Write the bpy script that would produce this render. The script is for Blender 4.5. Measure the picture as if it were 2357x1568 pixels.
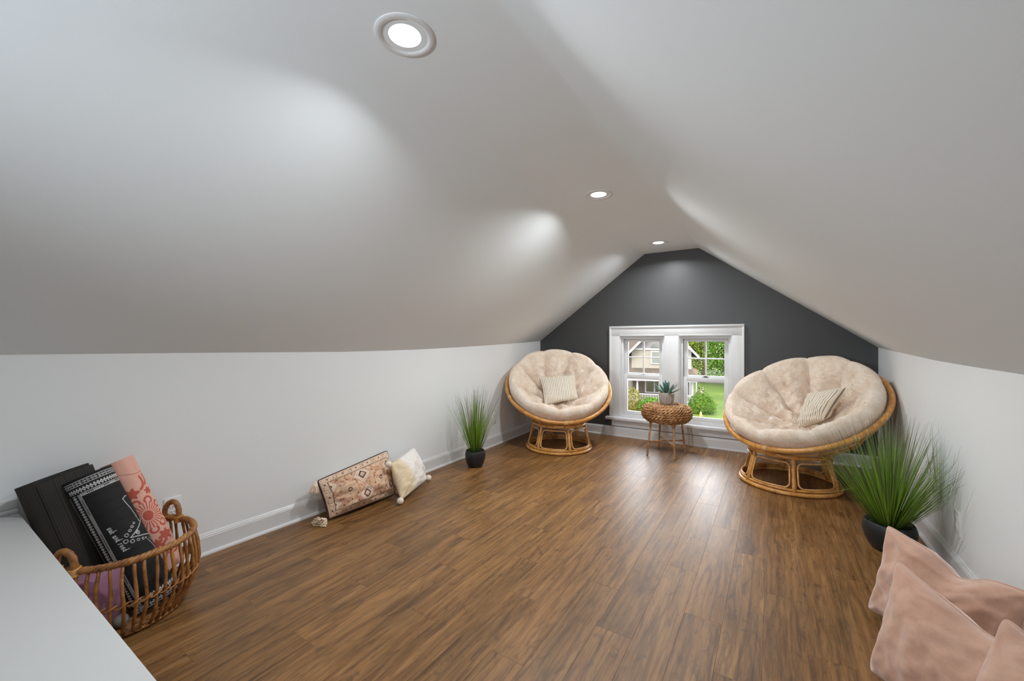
import bpy, bmesh, math, random
import numpy as np
from mathutils import Vector, Matrix, noise

# ------------------------------------------------------------------ scene, camera, light
for o in list(bpy.data.objects):
    bpy.data.objects.remove(o)
S = bpy.context.scene
COL = S.collection
PI = math.pi
R = math.radians

YAW = 32.6815
cam = bpy.data.cameras.new('camera')
cam.sensor_width = 36.0
cam.lens = 36.0 * 937.6 / 2357.0
cam.clip_start = 0.02
cam.clip_end = 500
camo = bpy.data.objects.new('camera', cam)
COL.objects.link(camo)
camo.location = (0, 0, 1.25)
camo.rotation_euler = (R(90), 0, R(YAW))
S.camera = camo

S.view_settings.view_transform = 'Standard'
S.view_settings.look = 'None'
S.view_settings.gamma = 1.0
S.view_settings.use_curve_mapping = False
S.view_settings.exposure = 0.10
S.cycles.use_denoising = True
S.cycles.max_bounces = 12
S.cycles.diffuse_bounces = 8
S.cycles.sample_clamp_indirect = 6.0

W = bpy.data.worlds.new('world')
S.world = W
W.use_nodes = True
wn = W.node_tree.nodes
wl = W.node_tree.links
wn.clear()
wo = wn.new('ShaderNodeOutputWorld')
wb = wn.new('ShaderNodeBackground')
sky = wn.new('ShaderNodeTexSky')
sky.sky_type = 'NISHITA'
sky.sun_disc = False
sky.sun_elevation = R(48)
sky.sun_rotation = R(170)
sky.air_density = 1.2
sky.dust_density = 4.0
sky.ozone_density = 1.0
wmix = wn.new('ShaderNodeMix')
wmix.data_type = 'RGBA'
wmix.inputs[0].default_value = 0.55
wmix.inputs[7].default_value = (6.6, 6.4, 6.1, 1)      # a thin even cloud layer over the clear sky
wl.new(sky.outputs[0], wmix.inputs[6])
wl.new(wmix.outputs[2], wb.inputs[0])
wl.new(wb.outputs[0], wo.inputs[0])
wb.inputs[1].default_value = 2.5

sun = bpy.data.lights.new('sun', 'SUN')
sun.energy = 4.5
sun.angle = R(6)
sun.color = (1.0, 0.95, 0.86)
suno = bpy.data.objects.new('sun', sun)
COL.objects.link(suno)
suno.location = (0, -10, 20)
suno.rotation_euler = (R(42), 0, R(14))      # comes from behind the house, over its roof

LAMPS = (14.0, 25.0, 16.0)         # watts of the recessed lamps, nearest first

# unseen spot added behind the camera, aimed up the room to brighten the ceiling
fill_spot = bpy.data.lights.new('added_fill_spot', 'SPOT')
fill_spot.energy = 215
fill_spot.color = (.90, 1.0, 1.09)
fill_spot.spot_size = R(80)
fill_spot.spot_blend = 1.0
fill_spot.shadow_soft_size = .12
fill_spoto = bpy.data.objects.new('added_fill_spot', fill_spot)
COL.objects.link(fill_spoto)
fill_spoto.location = (-1.15, -1.7, 1.42)
fill_spoto.rotation_euler = (Vector((-.55, 4.0, 2.6)) - Vector((-1.15, -1.7, 1.42))).to_track_quat('-Z', 'Y').to_euler()

# ------------------------------------------------------------------ mesh helpers
ORG = {}


def V(*a):
    return Vector(a)


class MB:
    def __init__(s):
        s.v = []
        s.f = []
        s.c = None

    def add(s, vs, fs):
        n = len(s.v)
        s.v.extend([tuple(p) for p in vs])
        s.f.extend([tuple(i + n for i in f) for f in fs])

    def box(s, lo, hi, rot=0, ctr=None, bev=0):
        x0, y0, z0 = lo
        x1, y1, z1 = hi
        if bev <= 0:
            p = [(x0, y0, z0), (x1, y0, z0), (x1, y1, z0), (x0, y1, z0), (x0, y0, z1), (x1, y0, z1), (x1, y1, z1), (x0, y1, z1)]
            f = [(3, 2, 1, 0), (4, 5, 6, 7), (0, 1, 5, 4), (1, 2, 6, 5), (2, 3, 7, 6), (3, 0, 4, 7)]
        else:
            bm = bmesh.new()
            bmesh.ops.create_cube(bm, size=1)
            for v in bm.verts:
                v.co = (x0 + (v.co.x + .5) * (x1 - x0), y0 + (v.co.y + .5) * (y1 - y0), z0 + (v.co.z + .5) * (z1 - z0))
            bmesh.ops.bevel(bm, geom=bm.edges[:], offset=bev, segments=2, affect='EDGES', profile=.5)
            bm.verts.index_update()
            p = [tuple(v.co) for v in bm.verts]
            f = [tuple(v.index for v in q.verts) for q in bm.faces]
            bm.free()
        if rot:
            c = ctr or ((x0 + x1) / 2, (y0 + y1) / 2)
            co, si = math.cos(rot), math.sin(rot)
            p = [(c[0] + (a - c[0]) * co - (b - c[1]) * si, c[1] + (a - c[0]) * si + (b - c[1]) * co, z) for a, b, z in p]
        s.add(p, f)

    def tube(s, path, r, n=8, closed=False, caps=True, wob=0, rnd=None):
        P = [Vector(p) for p in path]
        m = len(P)
        rr = r if isinstance(r, (list, tuple)) else [r] * m
        T = []
        for i in range(m):
            a = P[(i - 1) % m] if (closed or i > 0) else P[i]
            b = P[(i + 1) % m] if (closed or i < m - 1) else P[i]
            t = b - a
            T.append(t.normalized() if t.length > 1e-9 else Vector((0, 0, 1)))
        u = T[0].orthogonal().normalized()
        vs = []
        for i in range(m):
            u = (u - T[i] * u.dot(T[i]))
            u = u.normalized() if u.length > 1e-9 else T[i].orthogonal().normalized()
            w = T[i].cross(u)
            for k in range(n):
                a = 2 * PI * k / n
                q = rr[i] * (1 + (rnd.uniform(-wob, wob) if wob else 0))
                vs.append(P[i] + (u * math.cos(a) + w * math.sin(a)) * q)
        fs = []
        for i in range(m if closed else m - 1):
            j = (i + 1) % m
            off = 0
            if closed and j == 0:       # align the seam
                best = min(range(n), key=lambda o: (vs[o] - vs[i * n]).length)
                off = best
            for k in range(n):
                k2 = (k + 1) % n
                fs.append((i * n + k, i * n + k2, j * n + (k2 + off) % n, j * n + (k + off) % n))
        if caps and not closed:
            fs.append(tuple(reversed(range(n))))
            fs.append(tuple((m - 1) * n + k for k in range(n)))
        s.add(vs, fs)

    def lathe(s, prof, n=32, c=(0, 0, 0), rad=None):
        m = len(prof)
        vs = []
        for i, (r, z) in enumerate(prof):
            for k in range(n):
                a = 2 * PI * k / n
                q = r * (rad(a, i) if rad else 1)
                vs.append((c[0] + q * math.cos(a), c[1] + q * math.sin(a), c[2] + z))
        fs = []
        for i in range(m - 1):
            for k in range(n):
                k2 = (k + 1) % n
                fs.append((i * n + k, i * n + k2, (i + 1) * n + k2, (i + 1) * n + k))
        if prof[0][0] > 1e-6:
            fs.append(tuple(reversed(range(n))))
        if prof[-1][0] > 1e-6:
            fs.append(tuple((m - 1) * n + k for k in range(n)))
        s.add(vs, fs)

    def ball(s, c, r, n=12, m=8, sc=(1, 1, 1), amp=0, fr=1, seed=0):
        vs = []
        fs = []
        for i in range(m + 1):
            th = PI * i / m
            for k in range(n):
                a = 2 * PI * k / n
                d = Vector((math.sin(th) * math.cos(a), math.sin(th) * math.sin(a), math.cos(th)))
                q = r * (1 + amp * noise.noise(d * fr + Vector((seed, seed * 1.7, 3)))) if amp else r
                vs.append((c[0] + d.x * q * sc[0], c[1] + d.y * q * sc[1], c[2] + d.z * q * sc[2]))
        for i in range(m):
            for k in range(n):
                k2 = (k + 1) % n
                fs.append((i * n + k, (i + 1) * n + k, (i + 1) * n + k2, i * n + k2))
        s.add(vs, fs)

    def build(s, name, mat, parent=None, origin=None, smooth=True, angle=None):
        if parent is not None:
            og = ORG[parent.name]
        elif origin is not None:
            og = Vector(origin)
        else:
            A = np.array(s.v)
            og = Vector(((A[:, 0].min() + A[:, 0].max()) / 2, (A[:, 1].min() + A[:, 1].max()) / 2, A[:, 2].min()))
        me = bpy.data.meshes.new(name)
        me.from_pydata([(p[0] - og[0], p[1] - og[1], p[2] - og[2]) for p in s.v], [], s.f)
        if s.c is not None:
            ca = me.color_attributes.new('Col', 'FLOAT_COLOR', 'POINT')
            buf = np.ones((len(s.v), 4), dtype=np.float32)
            buf[:, :3] = np.asarray(s.c, dtype=np.float32)[:, :3]
            ca.data.foreach_set('color', buf.ravel())
        if smooth:
            me.polygons.foreach_set('use_smooth', [True] * len(me.polygons))
        me.update()
        if smooth and angle:
            me.set_sharp_from_angle(angle=R(angle))
        o = bpy.data.objects.new(name, me)
        COL.objects.link(o)
        if mat:
            me.materials.append(mat)
        if parent is not None:
            o.parent = parent
        else:
            o.location = og
        ORG[o.name] = og
        return o


def empty(name, loc, label=None, cat=None, group=None, kind=None):
    o = bpy.data.objects.new(name, None)
    COL.objects.link(o)
    o.location = loc
    o.empty_display_size = .05
    ORG[o.name] = Vector(loc)
    tag(o, label, cat, group, kind)
    return o


def tag(o, label=None, cat=None, group=None, kind=None):
    if label: o['label'] = label
    if cat: o['category'] = cat
    if group: o['group'] = group
    if kind: o['kind'] = kind
    return o


def struct(o):
    o['kind'] = 'structure'
    return o


def stuff(o):
    o['kind'] = 'stuff'
    return o


def lerp(a, b, t):
    return a + (b - a) * t


def interp(x, xs, ys):
    return float(np.interp(x, xs, ys))


# ------------------------------------------------------------------ materials
def srgb(r, g, b):
    f = lambda c: ((c / 255 + .055) / 1.055) ** 2.4 if c / 255 > .04045 else c / 255 / 12.92
    return (f(r), f(g), f(b))


class Mat:
    def __init__(s, name, color=(.8, .8, .8), rough=.5, spec=.5, sheen=0, metal=0):
        s.m = bpy.data.materials.new(name)
        s.m.use_nodes = True
        s.t = s.m.node_tree
        s.n = s.t.nodes
        s.l = s.t.links
        s.b = s.n['Principled BSDF']
        s.b.inputs['Base Color'].default_value = (*color, 1)
        s.b.inputs['Roughness'].default_value = rough
        s.b.inputs['Specular IOR Level'].default_value = spec
        s.b.inputs['Metallic'].default_value = metal
        if sheen:
            s.b.inputs['Sheen Weight'].default_value = sheen
            s.b.inputs['Sheen Roughness'].default_value = .4

    def node(s, typ, **kw):
        x = s.n.new(typ)
        for k, v in kw.items():
            setattr(x, k, v)
        return x

    def link(s, a, b):
        s.l.new(a, b)

    def coord(s, scale=(1, 1, 1), which='Object', rand=0):
        tc = s.node('ShaderNodeTexCoord')
        mp = s.node('ShaderNodeMapping')
        mp.inputs['Scale'].default_value = scale
        src = tc.outputs[which]
        if rand:
            oi = s.node('ShaderNodeObjectInfo')
            mu = s.node('ShaderNodeVectorMath', operation='SCALE')
            mu.inputs[0].default_value = (rand, rand * 1.7, rand * .6)
            s.link(oi.outputs['Random'], mu.inputs['Scale'])
            ad = s.node('ShaderNodeVectorMath', operation='ADD')
            s.link(src, ad.inputs[0])
            s.link(mu.outputs[0], ad.inputs[1])
            src = ad.outputs[0]
        s.link(src, mp.inputs['Vector'])
        return mp.outputs[0]

    def noise(s, vec, scale=5, detail=4, rough=.55, dist=0):
        x = s.node('ShaderNodeTexNoise')
        x.inputs['Scale'].default_value = scale
        x.inputs['Detail'].default_value = detail
        x.inputs['Roughness'].default_value = rough
        x.inputs['Distortion'].default_value = dist
        s.link(vec, x.inputs['Vector'])
        return x.outputs['Fac']

    def ramp(s, fac, stops):
        x = s.node('ShaderNodeValToRGB')
        e = x.color_ramp.elements
        while len(e) < len(stops):
            e.new(.5)
        for i, (p, c) in enumerate(stops):
            e[i].position = p
            e[i].color = (*c, 1) if not isinstance(c, (int, float)) else (c, c, c, 1)
        s.link(fac, x.inputs[0])
        return x.outputs[0]

    def mix(s, fac, a, b, mode='MIX'):
        x = s.node('ShaderNodeMix', data_type='RGBA', blend_type=mode)
        for sock, val in ((x.inputs[0], fac), (x.inputs[6], a), (x.inputs[7], b)):
            if isinstance(val, (int, float)):
                sock.default_value = val
            elif isinstance(val, tuple):
                sock.default_value = (*val, 1)
            else:
                s.link(val, sock)
        return x.outputs[2]

    def color(s, sock):
        s.link(sock, s.b.inputs['Base Color'])
        return s

    def roughness(s, sock):
        s.link(sock, s.b.inputs['Roughness'])
        return s

    def bump(s, fac, strength=.3, dist=.01):
        x = s.node('ShaderNodeBump')
        x.inputs['Strength'].default_value = strength
        x.inputs['Distance'].default_value = dist
        s.link(fac, x.inputs['Height'])
        s.link(x.outputs[0], s.b.inputs['Normal'])
        return s

    def attr(s, name='Col'):
        x = s.node('ShaderNodeAttribute')
        x.attribute_name = name
        return x.outputs['Color']


def paint(name, col, rough=.55, bump=.06, spec=.4):
    m = Mat(name, col, rough, spec)
    f = m.noise(m.coord((1, 1, 1)), 260, 2)
    m.bump(f, bump, .002)
    return m.m


M = {}
M['wall'] = paint('wall_paint', (.83, .85, .86), .55)
M['ceil'] = paint('ceiling_paint', (.815, .85, .87), .7)
M['dark'] = paint('charcoal_paint', (.066, .066, .067), .42, .10)
M['stair'] = paint('stair_wall_paint', (.56, .56, .555), .5)
M['trim'] = paint('trim_paint', (.72, .72, .725), .32, .02)
M['vinyl'] = paint('window_vinyl', (.72, .72, .725), .35, .0)
M['plate'] = paint('outlet_plastic', (.80, .80, .79), .3, .0)
M['slot'] = paint('outlet_slot', (.02, .02, .02), .5, 0)


def wood_floor():
    m = Mat('floor_planks', rough=.3, spec=.5)
    co = m.coord((1, 1, 1), rand=37)
    def sc(v):
        mp = m.node('ShaderNodeMapping')
        mp.inputs['Scale'].default_value = v
        m.link(co, mp.inputs['Vector'])
        return mp.outputs[0]
    g1 = m.noise(sc((20, 1.5, 1)), 1, 6, .64, 1.2)         # broad grain
    g2 = m.noise(sc((300, 8, 1)), 1, 4, .68, .6)           # fine pores
    g3 = m.noise(sc((46, 1.1, 1)), 1, 5, .62, 1.0)         # long dark veins
    dk = m.noise(sc((13, 4.2, 1)), 1, 6, .72, 2.4)         # worn, smoky marks
    bl = m.noise(sc((5, 1.3, 1)), 1, 3, .5, .6)            # slow change along the board
    wv = m.node('ShaderNodeTexWave', wave_type='BANDS', bands_direction='X')
    wv.inputs['Scale'].default_value = 9
    wv.inputs['Distortion'].default_value = 14
    wv.inputs['Detail'].default_value = 4
    wv.inputs['Detail Scale'].default_value = .9
    m.link(sc((1, .22, 1)), wv.inputs['Vector'])
    base = m.ramp(g1, [(.22, srgb(94, 62, 32)), (.42, srgb(126, 87, 47)), (.58, srgb(147, 106, 62)), (.80, srgb(170, 130, 86))])
    base = m.mix(.9, base, m.ramp(bl, [(.32, .70), (.5, .96), (.68, 1.14)]), 'MULTIPLY')
    base = m.mix(.55, base, m.ramp(wv.outputs['Fac'], [(.0, .66), (.28, 1.0), (1, 1.04)]), 'MULTIPLY')
    base = m.mix(.75, base, m.ramp(g3, [(.33, .42), (.44, .92), (.55, 1.04)]), 'MULTIPLY')
    base = m.mix(.85, base, m.ramp(g2, [(.32, .55), (.52, 1.0), (.75, 1.22)]), 'MULTIPLY')
    base = m.mix(.85, base, m.ramp(dk, [(.28, (.34, .34, .38)), (.37, (.62, .62, .66)), (.47, (1, 1, 1))]), 'MULTIPLY')
    oi = m.node('ShaderNodeObjectInfo')
    tint = m.ramp(oi.outputs['Random'], [(0, (.90, .88, .86)), (.35, (1.0, .98, .94)), (.7, (.95, .95, .96)), (1, (1.06, 1.04, 1.0))])
    base = m.mix(.8, base, tint, 'MULTIPLY')
    m.color(base)
    rg = m.node('ShaderNodeMapRange')
    rg.inputs['To Min'].default_value = .27
    rg.inputs['To Max'].default_value = .50
    m.link(g2, rg.inputs['Value'])
    m.roughness(rg.outputs[0])
    m.bump(g2, .30, .0022)
    return m.m


M['floor'] = wood_floor()


def rattan(name, c0, c1, c2, rough=.35):
    m = Mat(name, rough=rough, spec=.5)
    f = m.noise(m.coord((1, 1, 1), rand=11), 14, 5, .65, .8)
    f2 = m.noise(m.coord((1, 1, 1), rand=11), 120, 2)
    c = m.ramp(f, [(.3, c0), (.5, c1), (.72, c2)])
    c = m.mix(.35, c, m.ramp(f2, [(.3, .7), (.6, 1.05)]), 'MULTIPLY')
    m.color(c)
    m.bump(f2, .12, .002)
    return m.m


M['rattan'] = rattan('honey_rattan', srgb(168, 108, 46), srgb(204, 144, 74), srgb(224, 174, 106), .3)
M['rattan_highlit'] = rattan('highlit_rattan', srgb(186, 128, 66), srgb(214, 160, 96), srgb(232, 188, 128), .32)  # paler copy of the honey rattan, highlights on the bay loops put into colour
M['rattan_pale'] = rattan('pale_cane', srgb(176, 130, 80), srgb(208, 166, 112), srgb(228, 194, 148), .35)
M['wicker'] = rattan('brown_wicker', srgb(104, 62, 28), srgb(156, 102, 50), srgb(190, 138, 78), .45)
M['abaca'] = rattan('twisted_abaca', srgb(110, 70, 38), srgb(172, 124, 76), srgb(206, 164, 116), .6)


def plush():
    m = Mat('cream_plush', rough=.95, spec=.15, sheen=.45)
    m.b.inputs['Sheen Tint'].default_value = (1, .96, .92, 1)
    f = m.noise(m.coord((1, 1, 1)), 9, 5, .6, .6)
    f2 = m.noise(m.coord((1, 1.0, 1)), 70, 4, .65, .8)
    c = m.ramp(f, [(.30, srgb(228, 206, 184)), (.5, srgb(240, 222, 204)), (.7, srgb(247, 234, 220))])
    c = m.mix(.45, c, m.ramp(f2, [(.3, .78), (.55, 1.0), (.8, 1.06)]), 'MULTIPLY')
    m.color(c)
    m.bump(f2, .55, .012)
    return m.m


M['plush'] = plush()


def fabric(name, c0, c1, scale=420, rough=.9, sheen=.2, bump=.25, nz=12):
    m = Mat(name, rough=rough, spec=.2, sheen=sheen)
    f = m.noise(m.coord((1, 1, 1)), nz, 4)
    m.color(m.ramp(f, [(.35, c0), (.65, c1)]))
    m.bump(m.noise(m.coord((1, 1, 1)), scale, 2), bump, .002)
    return m.m


def painted(name, rough=.85, sheen=.1, bump=.25, scale=500, spec=.2):
    m = Mat(name, rough=rough, spec=spec, sheen=sheen)
    m.color(m.attr())
    if bump:
        m.bump(m.noise(m.coord((1, 1, 1)), scale, 2), bump, .002)
    return m.m


M['cloth_print'] = painted('printed_cloth')
M['mat_print'] = painted('printed_mat', .75, 0, 0, 600, .3)
M['leaf'] = painted('leaf_colours', .55, 0, 0, 1, .35)
M['leaf_out'] = painted('garden_leaf', .8, 0, 0, 1, .06)
M['cream'] = fabric('cream_wool', srgb(214, 204, 192), srgb(236, 230, 222), 260, .95, .3, .5)
M['cream_fluff'] = fabric('cream_fluff', srgb(236, 220, 198), srgb(246, 236, 222), 160, .95, .4, .6, 30)
M['tassel'] = fabric('cream_tassel', srgb(236, 212, 184), srgb(246, 230, 210), 300, .9, .2, .3)


def velvet():
    m = Mat('blush_velvet', rough=.8, spec=.2, sheen=1.0)
    m.b.inputs['Sheen Roughness'].default_value = .45
    m.b.inputs['Sheen Tint'].default_value = (1, .95, .94, 1)
    f = m.noise(m.coord((1, 1, 1)), 7, 5, .6, 1.0)
    f2 = m.noise(m.coord((1, 1, 1)), 90, 3, .6)
    c = m.ramp(f, [(.25, srgb(184, 142, 122)), (.5, srgb(202, 160, 138)), (.75, srgb(216, 178, 158))])
    c = m.mix(.3, c, m.ramp(f2, [(.3, .85), (.7, 1.06)]), 'MULTIPLY')
    m.color(c)
    m.bump(f2, .12, .003)
    return m.m


M['velvet'] = velvet()
M['pot_black'] = paint('black_pot', (.018, .018, .020), .38, .02)
M['soil'] = paint('dark_moss', (.012, .018, .008), .9, .3)
M['pot_grey'] = fabric('grey_ceramic', srgb(140, 132, 124), srgb(170, 160, 150), 120, .6, 0, .2, 40)
M['mauve'] = paint('mauve_foam', srgb(150, 106, 130), .6, .02)
M['grey_obj'] = paint('grey_foam', srgb(128, 126, 120), .6, .02)


def emit(name, col, st):
    m = bpy.data.materials.new(name)
    m.use_nodes = True
    n = m.node_tree.nodes
    n.clear()
    o = n.new('ShaderNodeOutputMaterial')
    e = n.new('ShaderNodeEmission')
    e.inputs[0].default_value = (*col, 1)
    e.inputs[1].default_value = st
    m.node_tree.links.new(e.outputs[0], o.inputs[0])
    return m


M['lens'] = emit('lamp_lens', (1.0, .985, .96), 4.0)


def glass():
    m = bpy.data.materials.new('window_glass')
    m.use_nodes = True
    n = m.node_tree.nodes
    l = m.node_tree.links
    n.clear()
    o = n.new('ShaderNodeOutputMaterial')
    t = n.new('ShaderNodeBsdfTransparent')
    t.inputs[0].default_value = (.96, .97, .965, 1)
    g = n.new('ShaderNodeBsdfGlossy')
    g.inputs['Roughness'].default_value = 0.0
    fr = n.new('ShaderNodeFresnel')
    fr.inputs[0].default_value = 1.45
    mx = n.new('ShaderNodeMixShader')
    l.new(fr.outputs[0], mx.inputs[0])
    l.new(t.outputs[0], mx.inputs[1])
    l.new(g.outputs[0], mx.inputs[2])
    l.new(mx.outputs[0], o.inputs[0])
    return m


M['glass'] = glass()

# ------------------------------------------------------------------ the room shell
YW = 5.245          # face of the gable wall
Y0 = -2.6          # wall behind the camera
SL = ([-2, 1.0, 1.76, 2.8, 3.36, 3.75, 4.3, 4.9, 5.4], [-2.775, -2.773, -2.750, -2.752, -2.758, -2.772, -2.786, -2.812, -2.858])
SR = ([-2, 3.6, 3.9, 4.5, 5.245, 5.4], [.786, .786, .790, .803, .829, .834])
ZLP = ([-2, .285, 1.05, 1.98, 2.71, 3.64, 4.36, 5.245, 5.4], [1.19, 1.188, 1.178, 1.162, 1.165, 1.187, 1.21, 1.2404, 1.245])
ZRP = ([-2, 2.4, 2.93, 3.4, 4.1, 5.245, 5.4], [1.115, 1.118, 1.123, 1.131, 1.152, 1.1825, 1.187])
XWL = lambda y: interp(y, *SL) - .028
XWR = lambda y: interp(y, *SR) + .028
ZL = lambda y: interp(y, *ZLP)
ZR = lambda y: interp(y, *ZRP)
CL, CR, CZ = -1.372, -.742, 2.345
YS = [Y0 - .05] + [Y0 + .25 * i for i in range(1, 31)] + [5.1, YW, 5.33]


def knee(name, xf, zf, sgn):
    m = MB()
    n = len(YS)
    vs = []
    for y in YS:
        x = xf(y)
        vs += [(x, y, -.05), (x, y, zf(y)), (x + sgn * .09, y, zf(y)), (x + sgn * .09, y, -.05)]
    fs = []
    for i in range(n - 1):
        for k in range(4):
            a, b = i * 4 + k, i * 4 + (k + 1) % 4
            f = (a, b, b + 4, a + 4)
            fs.append(f if sgn > 0 else f[::-1])
    m.add(vs, fs)
    return struct(m.build(name, M['wall'], smooth=False))


knee('wall_left', XWL, ZL, -1)
knee('wall_right', XWR, ZR, 1)


def ceiling():
    m = MB()
    rows = []
    for y in YS:
        xl, zl, xr, zr = XWL(y), ZL(y), XWR(y), ZR(y)
        key = [(xl, zl), (CL, CZ), (CR, CZ), (xr, zr)]
        sl = Vector((CL - xl, CZ - zl)).normalized()
        sr = Vector((xr - CR, zr - CZ)).normalized()
        row = [(xl - sl.x * .12, zl - sl.y * .12), (xl, zl)]
        for t in (.25, .5, .75):
            row.append((lerp(xl, CL, t), lerp(zl, CZ, t)))
        for c, d0, d1 in ((Vector((CL, CZ)), sl, Vector((1, 0))), (Vector((CR, CZ)), Vector((1, 0)), sr)):
            mid_ = max(0, 1 - abs(y - 3.1) / 1.5)
            q = (.035 + .11 * mid_) if d1.x == 1 and c.x > -1 else (.02 if y > 4.9 else .05 + .09 * mid_)
            if c.x > -1: q = .02 if y > 4.9 else .03 + .10 * mid_
            for k in range(7):
                t = k / 6
                p = (c - d0 * q) * (1 - t) ** 2 + c * 2 * t * (1 - t) + (c + d1 * q) * t * t
                row.append((p.x, p.y))
        for t in (.25, .5, .75):
            row.append((lerp(CR, xr, t), lerp(CZ, zr, t)))
        row += [(xr, zr), (xr + sr.x * .12, zr + sr.y * .12)]
        rows.append([(x, y, z) for x, z in row])
    n = len(rows[0])
    m.add([p for r in rows for p in r], [(i * n + k, i * n + k + 1, (i + 1) * n + k + 1, (i + 1) * n + k) for i in range(len(rows) - 1) for k in range(n - 1)])
    o = struct(m.build('ceiling', M['ceil']))
    return o


ceiling()


def gable_top(x, y):
    xs = [XWL(y) - .1, XWL(y), CL, CR, XWR(y), XWR(y) + .1]
    zs = [ZL(y) - .03, ZL(y), CZ, CZ, ZR(y), ZR(y) - .03]
    return interp(x, xs, zs)


OP = [(-1.686, -1.128), (-.959, -.396)]      # the two window openings
OZ = (.254, 1.311)


def gable(name, y, y2, mat, openings):
    m = MB()
    xs = sorted(set([XWL(y) - .08, XWL(y), CL, CR, XWR(y), XWR(y) + .08] + [v for o in openings for v in o]))
    def cell(a, b, za0, zb0, za1, zb1):
        p = [(a, y, za0), (b, y, zb0), (b, y, zb1), (a, y, za1), (a, y2, za0), (b, y2, zb0), (b, y2, zb1), (a, y2, za1)]
        m.add(p, [(0, 1, 2, 3), (7, 6, 5, 4), (0, 4, 5, 1), (3, 2, 6, 7), (1, 5, 6, 2), (0, 3, 7, 4)])
    for a, b in zip(xs[:-1], xs[1:]):
        ta, tb = gable_top(a, y) + .012, gable_top(b, y) + .012
        if any(o[0] - 1e-6 <= a and b <= o[1] + 1e-6 for o in openings):
            cell(a, b, -.05, -.05, OZ[0], OZ[0])
            cell(a, b, OZ[1], OZ[1], ta, tb)
        else:
            cell(a, b, -.05, -.05, ta, tb)
    return struct(m.build(name, mat, smooth=False))


gable('wall_back', YW, YW + .13, M['dark'], OP)
gable('wall_front', Y0, Y0 - .1, M['wall'], [])

# floor: a subfloor with every plank laid on it
fb = MB()
fb.box((-3.0, Y0 - .1, -.06), (.95, 5.4, -.0125))
FLOOR = struct(fb.build('floor', M['floor'], origin=(0, 0, 0), smooth=False))
PW, PL = .154, 1.04
OFF = {0: .665, 1: .30, 2: .965}


def plank_mesh(length, w=PW):
    g, e = .00015, .0006
    x0, x1, y0, y1 = -w / 2 + g, w / 2 - g, -length / 2 + g, length / 2 - g
    top = [(x0 + e, y0 + e, 0), (x1 - e, y0 + e, 0), (x1 - e, y1 - e, 0), (x0 + e, y1 - e, 0)]
    mid = [(x0, y0, -.0004), (x1, y0, -.0004), (x1, y1, -.0004), (x0, y1, -.0004)]
    bot = [(a, b, -.012) for a, b, c in mid]
    me = bpy.data.meshes.new('plank')
    me.from_pydata(top + mid + bot, [], [(0, 1, 2, 3)] + [(4 + k, 4 + (k + 1) % 4, (k + 1) % 4, k) for k in range(4)] + [(8 + k, 8 + (k + 1) % 4, 4 + (k + 1) % 4, 4 + k) for k in range(4)])
    me.materials.append(M['floor'])
    return me


FULL = plank_mesh(PL)
for k in range(-18, 7):
    xa = -.19 + PW * k
    xb = xa + PW
    wl_, wr_ = XWL(2), XWR(2)
    y = OFF[k % 3] - 3 * PL
    while y < YW:
        ya, yb = max(y, -.75), min(y + PL, YW - .004)
        y += PL
        if yb - ya < .03 or yb < -.6:
            continue
        if xb < -2.2 and yb < .3:
            continue
        a, b = xa, xb
        full = abs((yb - ya) - PL) < 1e-6 and a > -2.80 and b < .83
        if not full:
            a, b = max(a, -2.86), min(b, .845)
            if b - a < .02:
                continue
        me = FULL if full else plank_mesh(yb - ya, b - a)
        o = bpy.data.objects.new('plank', me)
        COL.objects.link(o)
        o.location = ((a + b) / 2, (ya + yb) / 2, 0)
        o.parent = FLOOR


def run_profile(name, path, prof, nrm, mat, parent=None):
    """path of (x, y), profile of (offset from the wall, z); nrm gives the way off the wall"""
    m = MB()
    n = len(prof)
    vs = []
    for x, y in path:
        vs += [(x + nrm[0] * d, y + nrm[1] * d, z) for d, z in prof]
    fs = []
    for i in range(len(path) - 1):
        for k in range(n):
            k2 = (k + 1) % n
            fs.append((i * n + k, i * n + k2, (i + 1) * n + k2, (i + 1) * n + k))
    fs += [tuple(range(n)), tuple((len(path) - 1) * n + k for k in reversed(range(n)))]
    m.add(vs, fs)
    o = m.build(name, mat, parent, smooth=False)
    bm = bmesh.new()
    bm.from_mesh(o.data)
    bmesh.ops.recalc_face_normals(bm, faces=bm.faces)
    bm.to_mesh(o.data)
    bm.free()
    return o


BB = [(-.002, 0), (.015, 0), (.015, .099), (.0125, .103), (.0125, .108), (.0075, .114), (.0075, .117), (.003, .123), (-.002, .123)]
SH = [(.0148, .0002), (.028, .0002), (.0275, .007), (.025, .0125), (.0205, .017), (.0148, .0185)]
yl = [y for y in YS if .335 < y < YW] + [YW - .001]
for nm, pth, nr in (('baseboard_left', [(XWL(y), y) for y in [.34] + yl], (1, 0)), ('baseboard_right', [(XWR(y), y) for y in [-1.7, 0, 1] + yl], (-1, 0)),
                    ('baseboard_back', [(XWL(YW), YW), (XWR(YW), YW)], (0, -1))):
    b = struct(run_profile(nm, pth, BB, nr, M['trim']))
    run_profile('shoe_moulding', pth, SH, nr, M['trim'], b)

# the low wall round the stairwell, close to the camera
sb = MB()
sb.box((-2.86, Y0, -.01), (-.95, .335, .5), bev=.006)
struct(sb.build('wall_stair', M['stair'], angle=40))
sb = MB()
sb.box((-2.81, Y0, .5), (-2.765, .333, .515), bev=.003)
sb.box((-2.81, Y0, .515), (-2.786, .333, .556), bev=.005)
struct(sb.build('trim_2', M['trim'], angle=40))

# window casing
TR = struct(empty('trim_1', (-1.046, YW, .13)))
YC = YW - .020


def part_box(name, lo, hi, mat, parent, bev=.0025):
    m = MB()
    m.box(lo, hi, bev=bev)
    return m.build(name, mat, parent, angle=40)


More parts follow.
